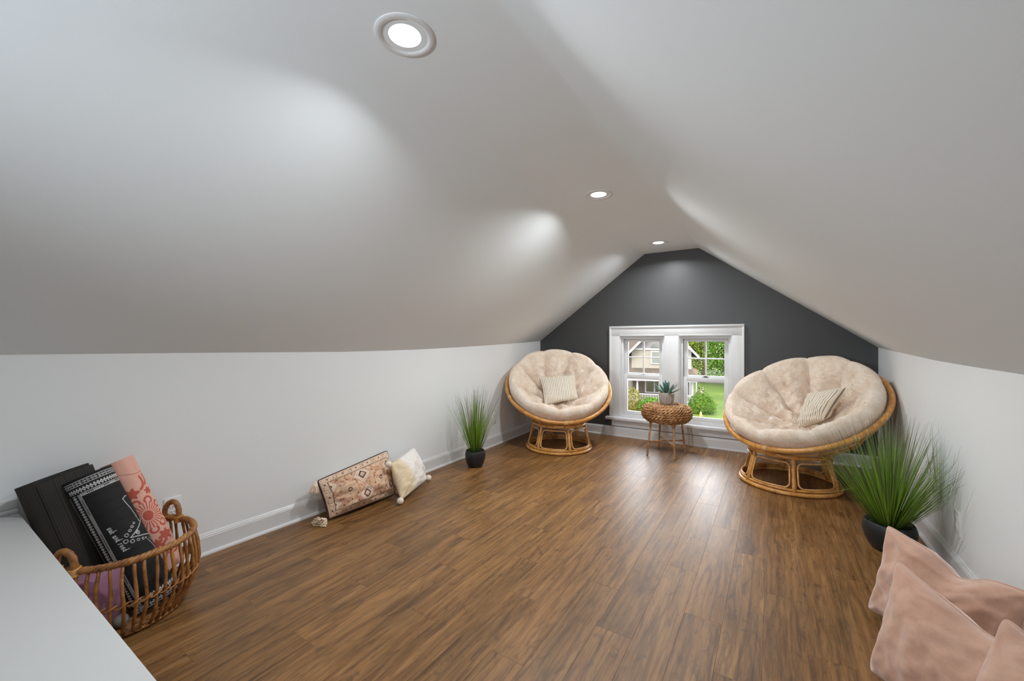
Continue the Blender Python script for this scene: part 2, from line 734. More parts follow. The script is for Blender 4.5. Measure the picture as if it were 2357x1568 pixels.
part_box('head_casing', (-1.816, YC, 1.311), (-.2765, YW, 1.429), M['trim'], TR)
part_box('side_casing', (-1.816, YC, .254), (-1.686, YW, 1.310), M['trim'], TR)
part_box('side_casing', (-.396, YC, .254), (-.2765, YW, 1.310), M['trim'], TR)
part_box('mullion_casing', (-1.128, YC, .254), (-.959, YW, 1.310), M['trim'], TR)
part_box('stool', (-1.861, YW - .078, .217), (-.232, YW + .045, .254), M['trim'], TR, .005)
part_box('apron', (-1.793, YC, .132), (-.300, YW, .217), M['trim'], TR)
part_box('back_band', (-1.822, YC - .012, 1.411), (-.2705, YW, 1.435), M['trim'], TR, .004)
part_box('back_band', (-1.822, YC - .012, .254), (-1.800, YW, 1.411), M['trim'], TR, .004)
part_box('back_band', (-.2925, YC - .012, .254), (-.2705, YW, 1.411), M['trim'], TR, .004)
for a, b in OP:      # bead around each opening
    part_box('casing_bead', (a - .001, YC - .004, OZ[1] - .004), (b + .001, YC + .01, OZ[1] + .012), M['trim'], TR, .003)

M['bronze'] = paint('dark_lock', (.09, .07, .06), .4, .02)


def window(name, a, b, lockmat):
    r = struct(empty(name, ((a + b) / 2, YW, OZ[0])))
    z0, z1 = OZ
    m = MB()
    m.box((a, YW - .002, z0), (a + .014, YW + .125, z1))
    m.box((b - .014, YW - .002, z0), (b, YW + .125, z1))
    m.box((a + .014, YW - .002, z1 - .014), (b - .014, YW + .125, z1))
    m.box((a + .014, YW + .03, z0), (b - .014, YW + .16, z0 + .018))
    m.build('jamb', M['trim'], r, smooth=False)
    m = MB()
    m.box((a + .014, YW + .022, z0 + .018), (a + .036, YW + .125, z1 - .014), bev=.002)
    m.box((b - .036, YW + .022, z0 + .018), (b - .014, YW + .125, z1 - .014), bev=.002)
    m.box((a + .036, YW + .022, z1 - .038), (b - .036, YW + .125, z1 - .014), bev=.002)
    m.box((a + .036, YW + .03, z0 + .018), (b - .036, YW + .13, .287), bev=.002)
    m.build('frame', M['vinyl'], r, angle=40)
    x0, x1 = a + .037, b - .037
    def sash(nm, y, zb, zt, gb, gt, st):
        g = MB()
        y2 = y + .032
        g.box((x0, y, zb), (x0 + st, y2, zt), bev=.003)
        g.box((x1 - st, y, zb), (x1, y2, zt), bev=.003)
        g.box((x0 + st - .002, y, zb), (x1 - st + .002, y2, gb), bev=.003)
        g.box((x0 + st - .002, y, gt), (x1 - st + .002, y2, zt), bev=.003)
        return g.build(nm, M['vinyl'], r, angle=40)
    lo = sash('lower_sash', YW + .042, .288, .810, .335, .754, .046)
    up = sash('upper_sash', YW + .078, .776, 1.272, .829, 1.236, .046)
    gx0, gx1 = x0 + .044, x1 - .044
    def pane(p, xa, xb, za, zb, y):
        g = MB()
        g.box((xa, y, za), (xb, y + .003, zb))
        g.build('pane', M['glass'], p, smooth=False)
    pane(lo, gx0, gx1, .333, .756, YW + .056)
    mx, mz = (gx0 + gx1) / 2, 1.033
    h = .0085
    for xa, xb in ((gx0, mx - h + .001), (mx + h - .001, gx1)):
        for za, zb in ((.827, mz - h + .001), (mz + h - .001, 1.238)):
            pane(up, xa, xb, za, zb, YW + .092)
    part_box('muntin', (mx - h, YW + .082, .828), (mx + h, YW + .104, 1.237), M['vinyl'], up)
    part_box('muntin', (gx0, YW + .083, mz - h), (gx1, YW + .103, mz + h), M['vinyl'], up)
    g = MB()
    g.box((mx - .035, YW + .046, .810), (mx + .035, YW + .072, .817), bev=.003)
    g.box((mx - .018, YW + .048, .815), (mx + .018, YW + .070, .828), bev=.005)
    g.box((mx + .006, YW + .040, .818), (mx + .030, YW + .050, .826), bev=.003)
    k = g.build('sash_lock', lockmat, lo, angle=40)
    if lockmat is M['bronze']:
        k['label'] = 'dark bronze sash lock'
    return r


window('window_1', *OP[0], M['vinyl'])
window('window_2', *OP[1], M['bronze'])

# low access hatch in the left wall, behind the left chair
hx = XWL(4.56)
d1 = struct(empty('door_1', (hx, 4.575, .137)))
part_box('hatch_panel', (hx - .012, 4.410, .140), (hx + .006, 4.74, .397), M['trim'], d1)
part_box('hatch_frame', (hx - .012, 4.400, .134), (hx + .002, 4.75, .403), M['trim'], d1)

# ------------------------------------------------------------------ recessed lamps
LP = [(-1.115, 1.025, 'largest bright recessed ceiling light, nearest the top edge'), (-1.105, 2.925, 'middle recessed ceiling light of the row of three'),
      (-1.085, 4.725, 'recessed ceiling light closest to the charcoal gable wall')]
for (x, y, lab), watts in zip(LP, LAMPS):
    t = empty('recessed_light', (x, y, CZ), lab, 'ceiling light', 'recessed ceiling lights')
    m = MB()
    m.lathe([(.106, .004), (.106, -.003), (.101, -.0055), (.090, -.006), (.084, -.004), (.074, .006), (.074, .004)][::1], 48, (x, y, CZ))
    m.build('trim_ring', M['vinyl'], t, angle=50)
    m = MB()
    m.lathe([(.0, -.0005), (.04, -.0005), (.0745, .0005)], 40, (x, y, CZ))
    o = m.build('lens', M['lens'], t)
    o['label'] = 'glowing white lens'
    li = bpy.data.lights.new('lamp_light', 'AREA')
    li.shape = 'DISK'
    li.size = .145
    li.energy = watts
    li.spread = R(156)
    li.color = (.95, 1.0, 1.02)
    lo_ = bpy.data.objects.new('lamp_light', li)
    COL.objects.link(lo_)
    lo_.parent = t
    lo_.location = (0, 0, -.008)


# ------------------------------------------------------------------ outlets
def outlet(y, z, side, label, w=.078, h=.125):
    xw = XWL(y) if side < 0 else XWR(y)
    s = -side       # direction off the wall
    t = empty('wall_outlet', (xw, y, z - h / 2), label, 'outlet', 'duplex wall outlets')
    bx = lambda d0, d1, ya, yb, za, zb, nm, mt, p, bev: part_box(nm, (min(xw + s * d0, xw + s * d1), y + ya, z + za), (max(xw + s * d0, xw + s * d1), y + yb, z + zb), mt, p, bev)
    bx(-.002, .006, -w / 2, w / 2, -h / 2, h / 2, 'cover_plate', M['plate'], t, .003)
    for dz in (.021, -.021):
        m = MB()
        n = 20
        ring = [(.0165 * max(-.9, min(.9, math.cos(2 * PI * k / n))) , .0150 * max(-.86, min(.86, math.sin(2 * PI * k / n)))) for k in range(n)]
        vs = [(xw + s * d, y + a, z + dz + b) for d in (.005, .0085) for a, b in ring]
        fs = [tuple(n + k for k in range(n))] + [(k, (k + 1) % n, n + (k + 1) % n, n + k) for k in range(n)]
        m.add(vs, fs)
        f = m.build('receptacle', M['plate'], t, angle=30)
        g = MB()
        for ya in (-.0065, .0065):
            g.box((min(xw + s * .008, xw + s * .0089), y + ya - .0011, z + dz - .0005), (max(xw + s * .008, xw + s * .0089), y + ya + .0011, z + dz + .0085))
        g.ball((xw + s * .0082, y, z + dz - .0075), .0026, 8, 6)
        g.build('slots', M['slot'], f, smooth=False)
    m = MB()
    m.ball((xw + s * .006, y, z), .0028, 8, 6)
    m.build('screw', M['plate'], t)


outlet(.883, .320, -1, 'white double outlet on left wall above the basket rim')
outlet(3.976, .318, -1, 'white outlet on left wall half hidden behind the smaller grass plant')
outlet(3.055, .294, 1, 'white outlet on the right wall above the blush pillows')

# ------------------------------------------------------------------ papasan chairs
def arc_pts(n, f, a0=0, a1=2 * PI, closed=True):
    return [f(a0 + (a1 - a0) * i / (n if closed else n - 1)) for i in range(n)]


def papasan(base, C, tilt, az, post0, label, seed, cushion_label):
    rnd = random.Random(seed)
    bx, by = base
    t = empty('papasan_chair', (bx, by, 0), label, 'chair', 'papasan chairs by the gable wall')
    zt, rb, rt = .293, .368, .298
    ring = lambda r, z: arc_pts(72, lambda a: (bx + r * math.cos(a), by + r * math.sin(a), z))
    m = MB(); m.tube(ring(rb, .0185), .0165, 12, True); bot = m.build('bottom_ring', M['rattan'], t)
    m = MB(); m.tube(ring(rb - .012, .046), .0105, 10, True); m.build('lower_hoop', M['rattan'], t)
    m = MB(); m.tube(ring(rt, zt), .0165, 12, True); m.build('top_ring', M['rattan'], t)
    for k in range(6):
        a = R(post0) + k * PI / 3
        ca, sa = math.cos(a), math.sin(a)
        pr = lambda z, dr=0: lerp(rb, rt, (z - .02) / (zt - .02)) + dr
        m = MB()
        pts = [(bx + pr(z, -.004) * ca, by + pr(z, -.004) * sa, z) for z in (.025, .08, .16, .24, .29)]
        m.tube(pts, [.0175, .0165, .0155, .016, .017], 12)
        po = m.build('post', M['rattan'], t)
        # rounded loop of thin cane filling the bay up to the next post
        m = MB()
        a0, a1 = a + .085, a + PI / 3 - .085
        path = []
        zl_, zh = .062, .252
        rc = .04
        def P(u, z):
            q = pr(z, -.002)
            return (bx + q * math.cos(u), by + q * math.sin(u), z)
        cr = rc / rb
        for cu, cz, s0 in ((a1 - cr, zl_ + rc, -PI / 2), (a1 - cr, zh - rc, 0), (a0 + cr, zh - rc, PI / 2), (a0 + cr, zl_ + rc, PI)):
            for j in range(6):
                w = s0 + (PI / 2) * j / 5
                path.append((cu + cr * math.cos(w), cz + rc * math.sin(w)))
        full = []
        for j in range(len(path)):
            p, q = path[j], path[(j + 1) % len(path)]
            nseg = 6 if (abs(p[0] - q[0]) + abs(p[1] - q[1])) > .08 else 1
            for i in range(nseg):
                full.append((lerp(p[0], q[0], i / nseg), lerp(p[1], q[1], i / nseg)))
        m.tube([P(u, z) for u, z in full], .0068, 8, True)
        m.build('bay_loop', M['rattan_highlit'], t)
    # tilted bowl: part of a sphere
    n = Vector((math.sin(tilt) * math.cos(az), math.sin(tilt) * math.sin(az), math.cos(tilt)))
    e1 = n.cross(Vector((0, 0, 1))).normalized()
    e2 = n.cross(e1).normalized()
    Cv = Vector(C)
    RR, hh = .618, .27
    rho = math.hypot(RR, hh)
    Sc = Cv + n * hh
    def sp(phi, th, rad):
        return Sc + (e1 * math.cos(th) + e2 * math.sin(th)) * (rad * math.sin(phi)) - n * (rad * math.cos(phi))
    phim = math.asin(RR / rho)
    m = MB(); m.tube(arc_pts(96, lambda a: sp(phim, a, rho)), .0215, 12, True); rim = m.build('bowl_rim', M['rattan'], t)
    for a in (R(20), R(92), R(150), R(221), R(300)):
        m = MB()
        for d in range(5):
            aa = a + (d - 2) * .011
            c = sp(phim, aa, rho)
            tn = (sp(phim, aa + .01, rho) - c).normalized()
            u = tn.orthogonal().normalized(); w = tn.cross(u)
            m.tube([c + (u * math.cos(q) + w * math.sin(q)) * .0225 for q in np.linspace(0, 2 * PI, 14, endpoint=False)], .0042, 6, True)
        m.build('rim_binding', M['rattan_pale'], rim)
    for f in (.30, .62, .84):
        m = MB(); m.tube(arc_pts(64, lambda a: sp(phim * f, a, rho - .004)), .0085, 8, True); m.build('bowl_ring', M['rattan'], t)
    for k in range(12):
        m = MB(); m.tube([sp(phim * (.10 + .90 * i / 12), k * PI / 6 + .1, rho + .006) for i in range(13)], .0095, 8); m.build('bowl_rib', M['rattan'], t)
    # plush cushion
    cu = MB()
    NT, NF = 192, 64
    K = 9
    pc = R(70)
    ph0 = rnd.uniform(0, 1)
    vs = []
    def prof(f):
        return math.sqrt(max(0, 1 - max(0, (f - .60) / .40) ** 2.3))
    def lobes(f, th):
        ln = abs(math.cos(K * (th + ph0) / 2 + .18 * math.sin(4 * f + 2 * th))) ** .55
        win = max(0, min(1, (f - .22) / .16)) * (1 - .35 * max(0, min(1, (f - .62) / .35)))
        return 1 - (1 - ln) * .80 * win
    def wide(f, th):       # the plump outer roll leans out over the rim, uneven from lobe to lobe
        ln = abs(math.cos(K * (th + ph0) / 2 + .18 * math.sin(4 + 2 * th))) ** .5
        return max(0, (f - .55) / .45) ** 1.3 * (.080 + .050 * ln + .03 * noise.noise((math.cos(th) * 2, math.sin(th) * 2, seed)))
    def mid(f):
        return .026 + .075 * max(0, (f - .60) / .40) ** 1.6
    tips = []
    for i in range(NF + 1):
        f = i / NF
        phi = pc * f
        for k in range(NT):
            th = 2 * PI * k / NT
            T = .062 + .140 * (.62 + .38 * min(1, f / .3)) * lobes(f, th)
            T -= .060 * math.exp(-(f / .11) ** 2)
            dr = ((K * (th + ph0) / (2 * PI)) % 1 - .5) * 2 * PI / K * max(f, .01) * pc * rho
            T -= .055 * math.exp(-((f - .36) / .055) ** 2) * math.exp(-(dr / .045) ** 2)
            d = sp(phi, th, 1) - Sc
            nz = noise.noise(d * 5 + Vector((seed, 0, 0))) * .018 + noise.noise(d * 13 + Vector((0, seed, 0))) * .010 + noise.noise(d * 34) * .005 + noise.noise(d * 70) * .0028
            T = (T + nz)
            b = mid(f)
            T = b + (T - (b - .026)) * prof(f)
            vs.append(sp(phi + wide(f, th), th, rho - T))
    nb = len(vs)
    NB = 26
    for i in range(NB - 1, -1, -1):
        f = i / NB
        phi = pc * f
        for k in range(NT):
            th = 2 * PI * k / NT
            b = mid(f)
            vs.append(sp(phi + wide(f, th), th, rho - .022 - (b - .026) * (1 - prof(f)) - .004 * noise.noise((f * 9, th * 4, seed))))
    fs = []
    for i in range(NF + NB):
        for k in range(NT):
            k2 = (k + 1) % NT
            fs.append((i * NT + k, (i + 1) * NT + k, (i + 1) * NT + k2, i * NT + k2))
    cu.add(vs, fs)
    c = cu.build('cushion', M['plush'], t)
    c['label'] = cushion_label
    # short tufts of pile over the plush
    pl = MB()
    P = [Vector(q) for q in vs]
    for q in range(15000):
        i = int((rnd.random() ** .5) * (NF + 5))
        k = rnd.randrange(NT)
        if i >= NF + NB - 1 or i < 1: continue
        a, b_, c_ = P[i * NT + k], P[i * NT + (k + 1) % NT], P[(i + 1) * NT + k]
        nn = (b_ - a).cross(c_ - a)
        if nn.length < 1e-9: continue
        nn.normalize()
        if nn.dot(Sc - a) < 0 and i < NF * .8: nn = -nn
        if i >= NF * .8 and nn.dot(a - (Sc - n * (rho - .09))) < 0: nn = -nn
        fl_ = Vector((noise.noise(a * 9), noise.noise(a * 9 + Vector((5, 0, 0))), noise.noise(a * 9 + Vector((0, 5, 0))) - .3))
        fl_ = (fl_ - nn * fl_.dot(nn))
        tp = a + (b_ - a) * rnd.random() + (c_ - a) * rnd.random()
        e = tp + nn * rnd.uniform(.004, .009) + fl_ * .030
        sd = nn.cross(fl_).normalized() * .0022 if fl_.length > 1e-4 else nn.orthogonal() * .0022
        pl.add([tp - sd - nn * .001, tp + sd - nn * .001, e], [(0, 1, 2)])
    stuff(pl.build('plush_pile', M['plush'], c))
    return t


CHL = papasan((-2.118, 4.320), (-2.188, 4.436, .704), R(34.0), R(303.5), 14 - 58, 'rattan papasan chair with cream plush cushion, left of the window in the corner', 3, 'cream plush tufted round cushion')
CHR = papasan((.110, 4.325), (.197, 4.452, .684), R(32.6), R(238.6), -85, 'rattan papasan chair with cream plush cushion, right of the window beside the larger grass plant', 8, 'cream plush tufted round cushion')


# ------------------------------------------------------------------ pillows
def pillow_grid(c, thick, nrm, nu, nv, pinch, puff, wr, seed, clamp=None, fold=None, pe=2, blunt=.03):
    bl, br, tr, tl = [Vector(p) for p in c]
    N = Vector(nrm).normalized()
    vs = []
    idx = {}
    st = []
    def pos(i, j, sg):
        s, t = -1 + 2 * i / nu, -1 + 2 * j / nv
        s2 = s * (1 - pinch * (1 - abs(t) ** pe) * abs(s) ** 1.5)
        t2 = t * (1 - pinch * (1 - abs(s) ** pe) * abs(t) ** 1.5)
        ck = 1 - blunt * abs(s) ** 7 * abs(t) ** 7
        a, b = (s2 * ck + 1) / 2, (t2 * ck + 1) / 2
        p = (bl * (1 - a) + br * a) * (1 - b) + (tl * (1 - a) + tr * a) * b
        q = max(0, (1 - s * s) * (1 - t * t)) ** puff
        w = noise.noise(Vector((s * 2.2 + seed, t * 2.2, sg * 3.1))) * wr * 2 + noise.noise(Vector((s * 5 + seed, t * 5, sg * 2.0 + 7))) * wr
        # creases that run in from the corners
        for cs, ct in ((-1, -1), (1, -1), (1, 1), (-1, 1)):
            dx, dy = s - cs, t - ct
            rr = math.hypot(dx, dy)
            an = math.atan2(dy * ct, dx * cs)
            w += wr * .9 * math.exp(-(rr / .7) ** 2) * math.sin(an * 6 + seed + cs * 2 + ct) * min(1, rr * 2.5)
        h = thick / 2 * q + w * min(1, q * 2.2)
        p = p + N * (sg * h)
        if fold:
            p = fold(p, s, t, sg)
        if clamp:
            p = clamp(p)
        return p
    fs = []
    for sg in (1, -1):
        for i in range(nu + 1):
            for j in range(nv + 1):
                edge = i in (0, nu) or j in (0, nv)
                key = (i, j, 0 if edge else sg)
                if key not in idx:
                    idx[key] = len(vs)
                    vs.append(pos(i, j, sg))
                    st.append((i / nu, j / nv, sg))
        for i in range(nu):
            for j in range(nv):
                q = [(i, j), (i + 1, j), (i + 1, j + 1), (i, j + 1)]
                f = [idx[(a, b, 0 if (a in (0, nu) or b in (0, nv)) else sg)] for a, b in q]
                fs.append(tuple(f) if sg > 0 else tuple(reversed(f)))
    border = [idx[(i, 0, 0)] for i in range(nu)] + [idx[(nu, j, 0)] for j in range(nv)] + [idx[(i, nv, 0)] for i in range(nu, 0, -1)] + [idx[(0, j, 0)] for j in range(nv, 0, -1)]
    return vs, fs, st, border


def floor_clamp(xmin=None, xmax=None, zmin=.002):
    def f(p):
        q = Vector(p)
        if q.z < zmin: q.z = zmin
        if xmin is not None and q.x < xmin: q.x = xmin
        if xmax is not None and q.x > xmax: q.x = xmax
        return q
    return f


def stripes(st, period, w, base, dark, back, rnd, vert=True, n=17):
    cols = []
    for s, t, sg in st:
        x = (s if vert else t) * n
        fr = x % 1
        if sg < 0 and back:
            cols.append(back)
        else:
            cols.append(dark if fr < w else base)
    return cols


# small striped pillows lying in the chairs (colour lines follow the weave)
def striped_pillow(name, c, nrm, thick, n, w, base, dark, back, seed, label, grp=None, clamp=None):
    vs, fs, st, bd = pillow_grid(c, thick, nrm, 180, 60, .07, .42, .006, seed, clamp)
    m = MB(); m.add(vs, fs)
    m.c = stripes(st, 0, w, base, dark, back, None, True, n)
    o = m.build(name, M['cloth_print'])
    return tag(o, label, 'pillow', 'striped pillows in the chairs')


# ------------------------------------------------------------------ potted grasses
def grass_plant(pos, rp, hp, nb, height, spread, seed, label, lean=(0, 0), big=1.0, xmax=None, xmin=None):
    rnd = random.Random(seed)
    x, y = pos
    t = empty('potted_grass', (x, y, 0), label, 'plant', 'potted artificial grasses')
    m = MB()
    pr = [(.0, 0), (.62, 0), (.68, .012), (.80, .16), (.93, .38), (1.0, .62), (.985, .82), (.93, .97), (.90, 1.0), (.86, .985), (.86, .88), (.0, .86)]
    m.lathe([(rp * a, hp * b if b != .012 else .003) for a, b in pr], 40, (x, y, 0))
    m.build('pot', M['pot_black'], t)
    m = MB()
    m.lathe([(0, hp * .90), (rp * .5, hp * .91), (rp * .87, hp * .87)], 24, (x, y, 0))
    m.build('soil', M['soil'], t)
    m = MB()
    cols = []
    def blade(a, r0, L, tilt, curl, wd, tone, bend=None):
        d = Vector((math.cos(a), math.sin(a), 0))
        sd = Vector((-math.sin(a), math.cos(a), 0))
        n = 7
        p = Vector((x, y, hp * .88)) + d * r0
        vs = []
        tl = tilt
        for i in range(n + 1):
            f = i / n
            w = wd * (1 - f) ** .7 * (.75 + .5 * min(1, f * 4)) + .0004
            fold = d * (w * .35)
            vs += [p - sd * w, p + fold, p + sd * w]
            if f < .45:
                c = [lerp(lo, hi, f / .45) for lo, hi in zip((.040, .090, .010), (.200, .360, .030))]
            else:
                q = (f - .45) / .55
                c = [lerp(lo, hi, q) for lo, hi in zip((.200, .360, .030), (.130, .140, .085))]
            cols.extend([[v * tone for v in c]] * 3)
            tl = tilt + curl * f * f
            if bend and f > bend[0]:
                tl += bend[1]
            p = p + (d * math.sin(tl) + Vector((0, 0, 1)) * math.cos(tl) + Vector((lean[0], lean[1], 0)) * f * .25) * (L / n)
            if xmax is not None and p.x > xmax: p.x = xmax
            if xmin is not None and p.x < xmin: p.x = xmin
        m.add(vs, [(i * 3 + k, i * 3 + k + 1, i * 3 + k + 4, i * 3 + k + 3) for i in range(n) for k in (0, 1)])
    for i in range(nb):
        a = rnd.uniform(0, 2 * PI)
        q = rnd.random()
        tilt = spread * q ** .62
        L = height * rnd.uniform(.72, 1.05) * (1 - .10 * q)
        blade(a, rp * .55 * q, L, tilt * .9, tilt * rnd.uniform(.0, .35) + rnd.uniform(-.08, .10), .0021 * big * rnd.uniform(.7, 1.25), rnd.uniform(.75, 1.3))
    for i in range(nb // 2):      # shorter dense fill
        a = rnd.uniform(0, 2 * PI)
        q = rnd.random()
        blade(a, rp * .6 * q, height * rnd.uniform(.35, .6), spread * q * .9, rnd.uniform(0, .3), .0022 * big, rnd.uniform(.6, 1.0))
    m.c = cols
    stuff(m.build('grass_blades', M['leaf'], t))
    # a few stray bent blades
    for i in range(3):
        m = MB(); cols = []
        blade(R(-70 + 50 * i) + seed, rp * .7, height * (.38 + .08 * i), .35, .3, .0026 * big, 1.5, (.55, 1.5))
        m.c = cols
        m.build('bent_blade', M['leaf'], t)
    return t


grass_plant((-2.497, 3.215), .101, .160, 210, .66, .50, 4, 'smaller potted grass plant in a round black pot against the left wall', big=1.0, xmin=-2.755)
grass_plant((.585, 3.275), .126, .165, 360, .68, .80, 9, 'larger bushy grass plant in a black pot beside the right chair', lean=(-.06, -.05), big=1.25, xmax=.805)

CAM = Vector((0, 0, 1.25))


def facing(c):
    bl, br, tr, tl = [Vector(p) for p in c]
    N = (br - bl).cross(tl - bl).normalized()
    mid = (bl + br + tr + tl) / 4
    return N if N.dot(CAM - mid) > 0 else -N


CREAM = srgb(232, 220, 202)
NAVY = srgb(70, 66, 70)
c = [(-2.273, 4.245, .482), (-1.955, 4.520, .551), (-2.110, 4.777, .816), (-2.468, 4.476, .782)]
striped_pillow('striped_pillow', c, facing(c), .13, 21, .22, CREAM, srgb(122, 116, 114), None, 2, 'cream pillow with thin grey stripes lying in the left papasan chair')
c = [(.176, 4.509, .425), (.363, 4.332, .577), (.505, 4.304, .868), (.266, 4.567, .773)]
striped_pillow('striped_pillow', c, facing(c), .15, 15, .16, CREAM, NAVY, srgb(222, 208, 190), 5, 'tilted cream pillow with thin dark stripes lying in the right papasan chair')


# ------------------------------------------------------------------ kilim pillow with tassels
def kilim(s, t):
    x, y = s * 62.0, t * 33.0
    ex, ey = min(x, 62 - x), min(y, 33 - y)
    e = min(ex, ey)
    nz = noise.noise((x * .16, y * .16, 3.0))
    n2 = noise.noise((x * .5, y * .5, 9.0))
    sal = Vector(srgb(204, 156, 130))
    tan = Vector(srgb(214, 174, 138))
    rust = Vector(srgb(166, 116, 90))
    pale = Vector(srgb(230, 206, 186))
    brown = Vector(srgb(74, 50, 44))
    if e < .45:
        return brown
    if e < 4.3:
        col = pale.lerp(tan, .35 + .3 * nz)
        u = x if ey < ex else y
        v = e
        k = u % 3.6
        if .9 < v < 3.9:
            w = v - .9
            b = int(u // 3.6) % 3
            if b == 0:
                if .7 < k < 1.1 and .3 < w < 2.6 or .7 < k < 2.3 and .3 < w < .65: return brown.lerp(rust, .3)
            elif b == 1:
                if abs(k - 1.8) + abs(w - 1.5) < .75: return brown
            else:
                if 2.3 < k < 2.7 and .5 < w < 2.8 or 1.1 < k < 2.7 and 2.5 < w < 2.8: return brown.lerp(rust, .3)
            if (k - 3.2) ** 2 + (w - .6) ** 2 < .10 or (k - .2) ** 2 + (w - 2.5) ** 2 < .1: return rust
        return col
    if e < 5.0:
        return brown if (int((x + y) / .35) % 3) else tan
    col = sal.lerp(tan, max(0, min(1, .5 + 1.6 * nz)))
    if n2 > .32: col = rust.lerp(sal, .3)
    if n2 < -.36: col = pale.lerp(sal, .3)
    for dx, dy in ((28.5, 9.2), (27.5, 24.0), (54.5, 9.0), (54.5, 23.5), (3.0, 9.2), (3.0, 24.0)):
        a, b = abs(x - dx), abs(y - dy)
        d = ((a + b) * .92 + .12 * max(a, b)) / 1.22
        d = round(d / .5) * .5
        if d < 6.2:
            if d > 5.4: return pale.lerp(rust, .55)
            if d > 4.6: return pale
            if d > 4.3 and (int(a * 2) + int(b * 2)) % 3 == 0: return rust
            if d > 2.9: return pale.lerp(tan, .25)
            if d > 1.7: return brown if (int(a * 1.6) + int(b * 1.6)) % 5 else rust
            return pale.lerp(sal, .5)
    for dx, dy in ((42.5, 16.6), (15.5, 16.6), (42.5, 31), (15.5, 2)):
        r = math.hypot(x - dx, y - dy)
        an = math.atan2(y - dy, x - dx)
        if r < 5.6:
            if 0.75 < r < 1.5 + .35 * math.cos(8 * an): return brown
            q = (r - 3.9)
            k = (an % (PI / 3)) - PI / 6
            rr = math.hypot(q, k * 3.9)
            if rr < 1.15:
                kk = math.atan2(q, k * 3.9)
                return rust if (.35 < rr < .8 and math.cos(kk * 6) > 0) or rr < .2 else pale.lerp(tan, .4)
            return tan.lerp(pale, .3)
    gx, gy = (x + 1.5) % 5.2, (y + (2.6 if int((x + 1.5) // 5.2) % 2 else 0)) % 5.2
    for ox, oy in ((1.2, 1.2), (1.9, 1.2), (1.55, .75), (1.55, 1.65)):
        if (gx - ox) ** 2 + (gy - oy) ** 2 < .07: return brown
    return col


def tassel(parent, p, d, L, spread, n, seed, wad=False):
    rnd = random.Random(seed)
    p, d = Vector(p), Vector(d).normalized()
    u = d.orthogonal().normalized(); w = d.cross(u)
    m = MB()
    m.ball(p + d * .008, .011, 10, 8)
    for i in range(n):
        a, q = rnd.uniform(0, 2 * PI), rnd.random() ** .5
        o = (u * math.cos(a) + w * math.sin(a))
        pts = []
        for k in range(6):
            f = k / 5
            pts.append(p + d * (.008 + L * f * rnd.uniform(.92, 1.0)) + o * (.007 + spread * q * f ** .8) + (Vector((rnd.uniform(-1, 1), rnd.uniform(-1, 1), rnd.uniform(-1, 1))) * (.006 if wad else .0012)))
        for k in pts:
            if k.z < .003: k.z = .003 + rnd.random() * .003
            if k.x < -2.757: k.x = -2.757
        m.tube(pts, .0017 if not wad else .003, 4)
    o = m.build('tassel', M['tassel'], parent)
    o['label'] = 'cream cotton tassel'


c = [(-2.585, 1.684, .012), (-2.557, 2.252, .012), (-2.728, 2.315, .330), (-2.690, 1.661, .268)]
kt = empty('kilim_pillow', (-2.63, 1.97, 0), 'oblong terracotta pillow with woven diamond pattern leaning on left wall', 'pillow')
vs, fs, st, bd = pillow_grid(c, .26, facing(c), 200, 110, .02, .60, .010, 1.3, floor_clamp(xmin=-2.752))
m = MB(); m.add(vs, fs)
m.c = [kilim(s, t) if sg > 0 else Vector(srgb(224, 208, 186)) for s, t, sg in st]
m.build('pillow_cover', M['cloth_print'], kt)
M['brown_cord'] = fabric('brown_cord', srgb(66, 44, 38), srgb(88, 60, 50), 300)
m = MB(); m.tube([vs[i] for i in bd][::3], .0036, 6, True); m.build('cord_edge', M['brown_cord'], kt)
tassel(kt, (-2.693, 1.655, .262), (.15, -.30, -1), .070, .030, 80, 3)
tassel(kt, (-2.59, 1.670, .016), (.35, -1, -.1), .070, .046, 70, 5, True)
tassel(kt, (-2.575, 2.262, .016), (.2, 1, -.1), .05, .02, 40, 8)

# ------------------------------------------------------------------ cream pillow with pompoms
c = [(-2.398, 2.170, .022), (-2.570, 2.622, .022), (-2.700, 2.585, .300), (-2.530, 2.175, .283)]
ct = empty('pompom_pillow', (-2.54, 2.39, 0), 'small cream pillow with pompom corners standing on the floor', 'pillow')
vs, fs, st, bd = pillow_grid(c, .150, facing(c), 90, 64, .035, .50, .006, 4.1, floor_clamp(xmin=-2.752))
m = MB(); m.add(vs, fs)
ca, cb = Vector(srgb(236, 230, 224)), Vector(srgb(232, 210, 176))
def cream_col(s, t, sg):
    edge = .40 - .12 * t + .05 * noise.noise((t * 4, 1, 2))
    q = max(0, min(1, (edge - s) / .16 + .5))
    k = .92 + .10 * noise.noise((s * 14, t * 30, 5))
    return ca.lerp(cb * k, q)
m.c = [cream_col(*q) for q in st]
m.build('pillow_cover', M['cloth_print'], ct)
for i, p in enumerate(((-2.392, 2.152, .027), (-2.583, 2.650, .027), (-2.520, 2.150, .285))):
    m = MB(); m.ball(p, .0245, 22, 14, amp=.10, fr=9, seed=i)
    rnd = random.Random(i)
    for k in range(160):
        d = Vector((rnd.gauss(0, 1), rnd.gauss(0, 1), rnd.gauss(0, 1))).normalized()
        b = Vector(p) + d * .022
        e = Vector(p) + d * .0285
        if e.z < .002: continue
        u = d.orthogonal() * .0022
        w = d.cross(u)
        m.add([b + u, b - u * .5 + w * .8, b - u * .5 - w * .8, e], [(0, 1, 3), (1, 2, 3), (2, 0, 3)])
    m.build('pompom', M['cream_fluff'], ct)


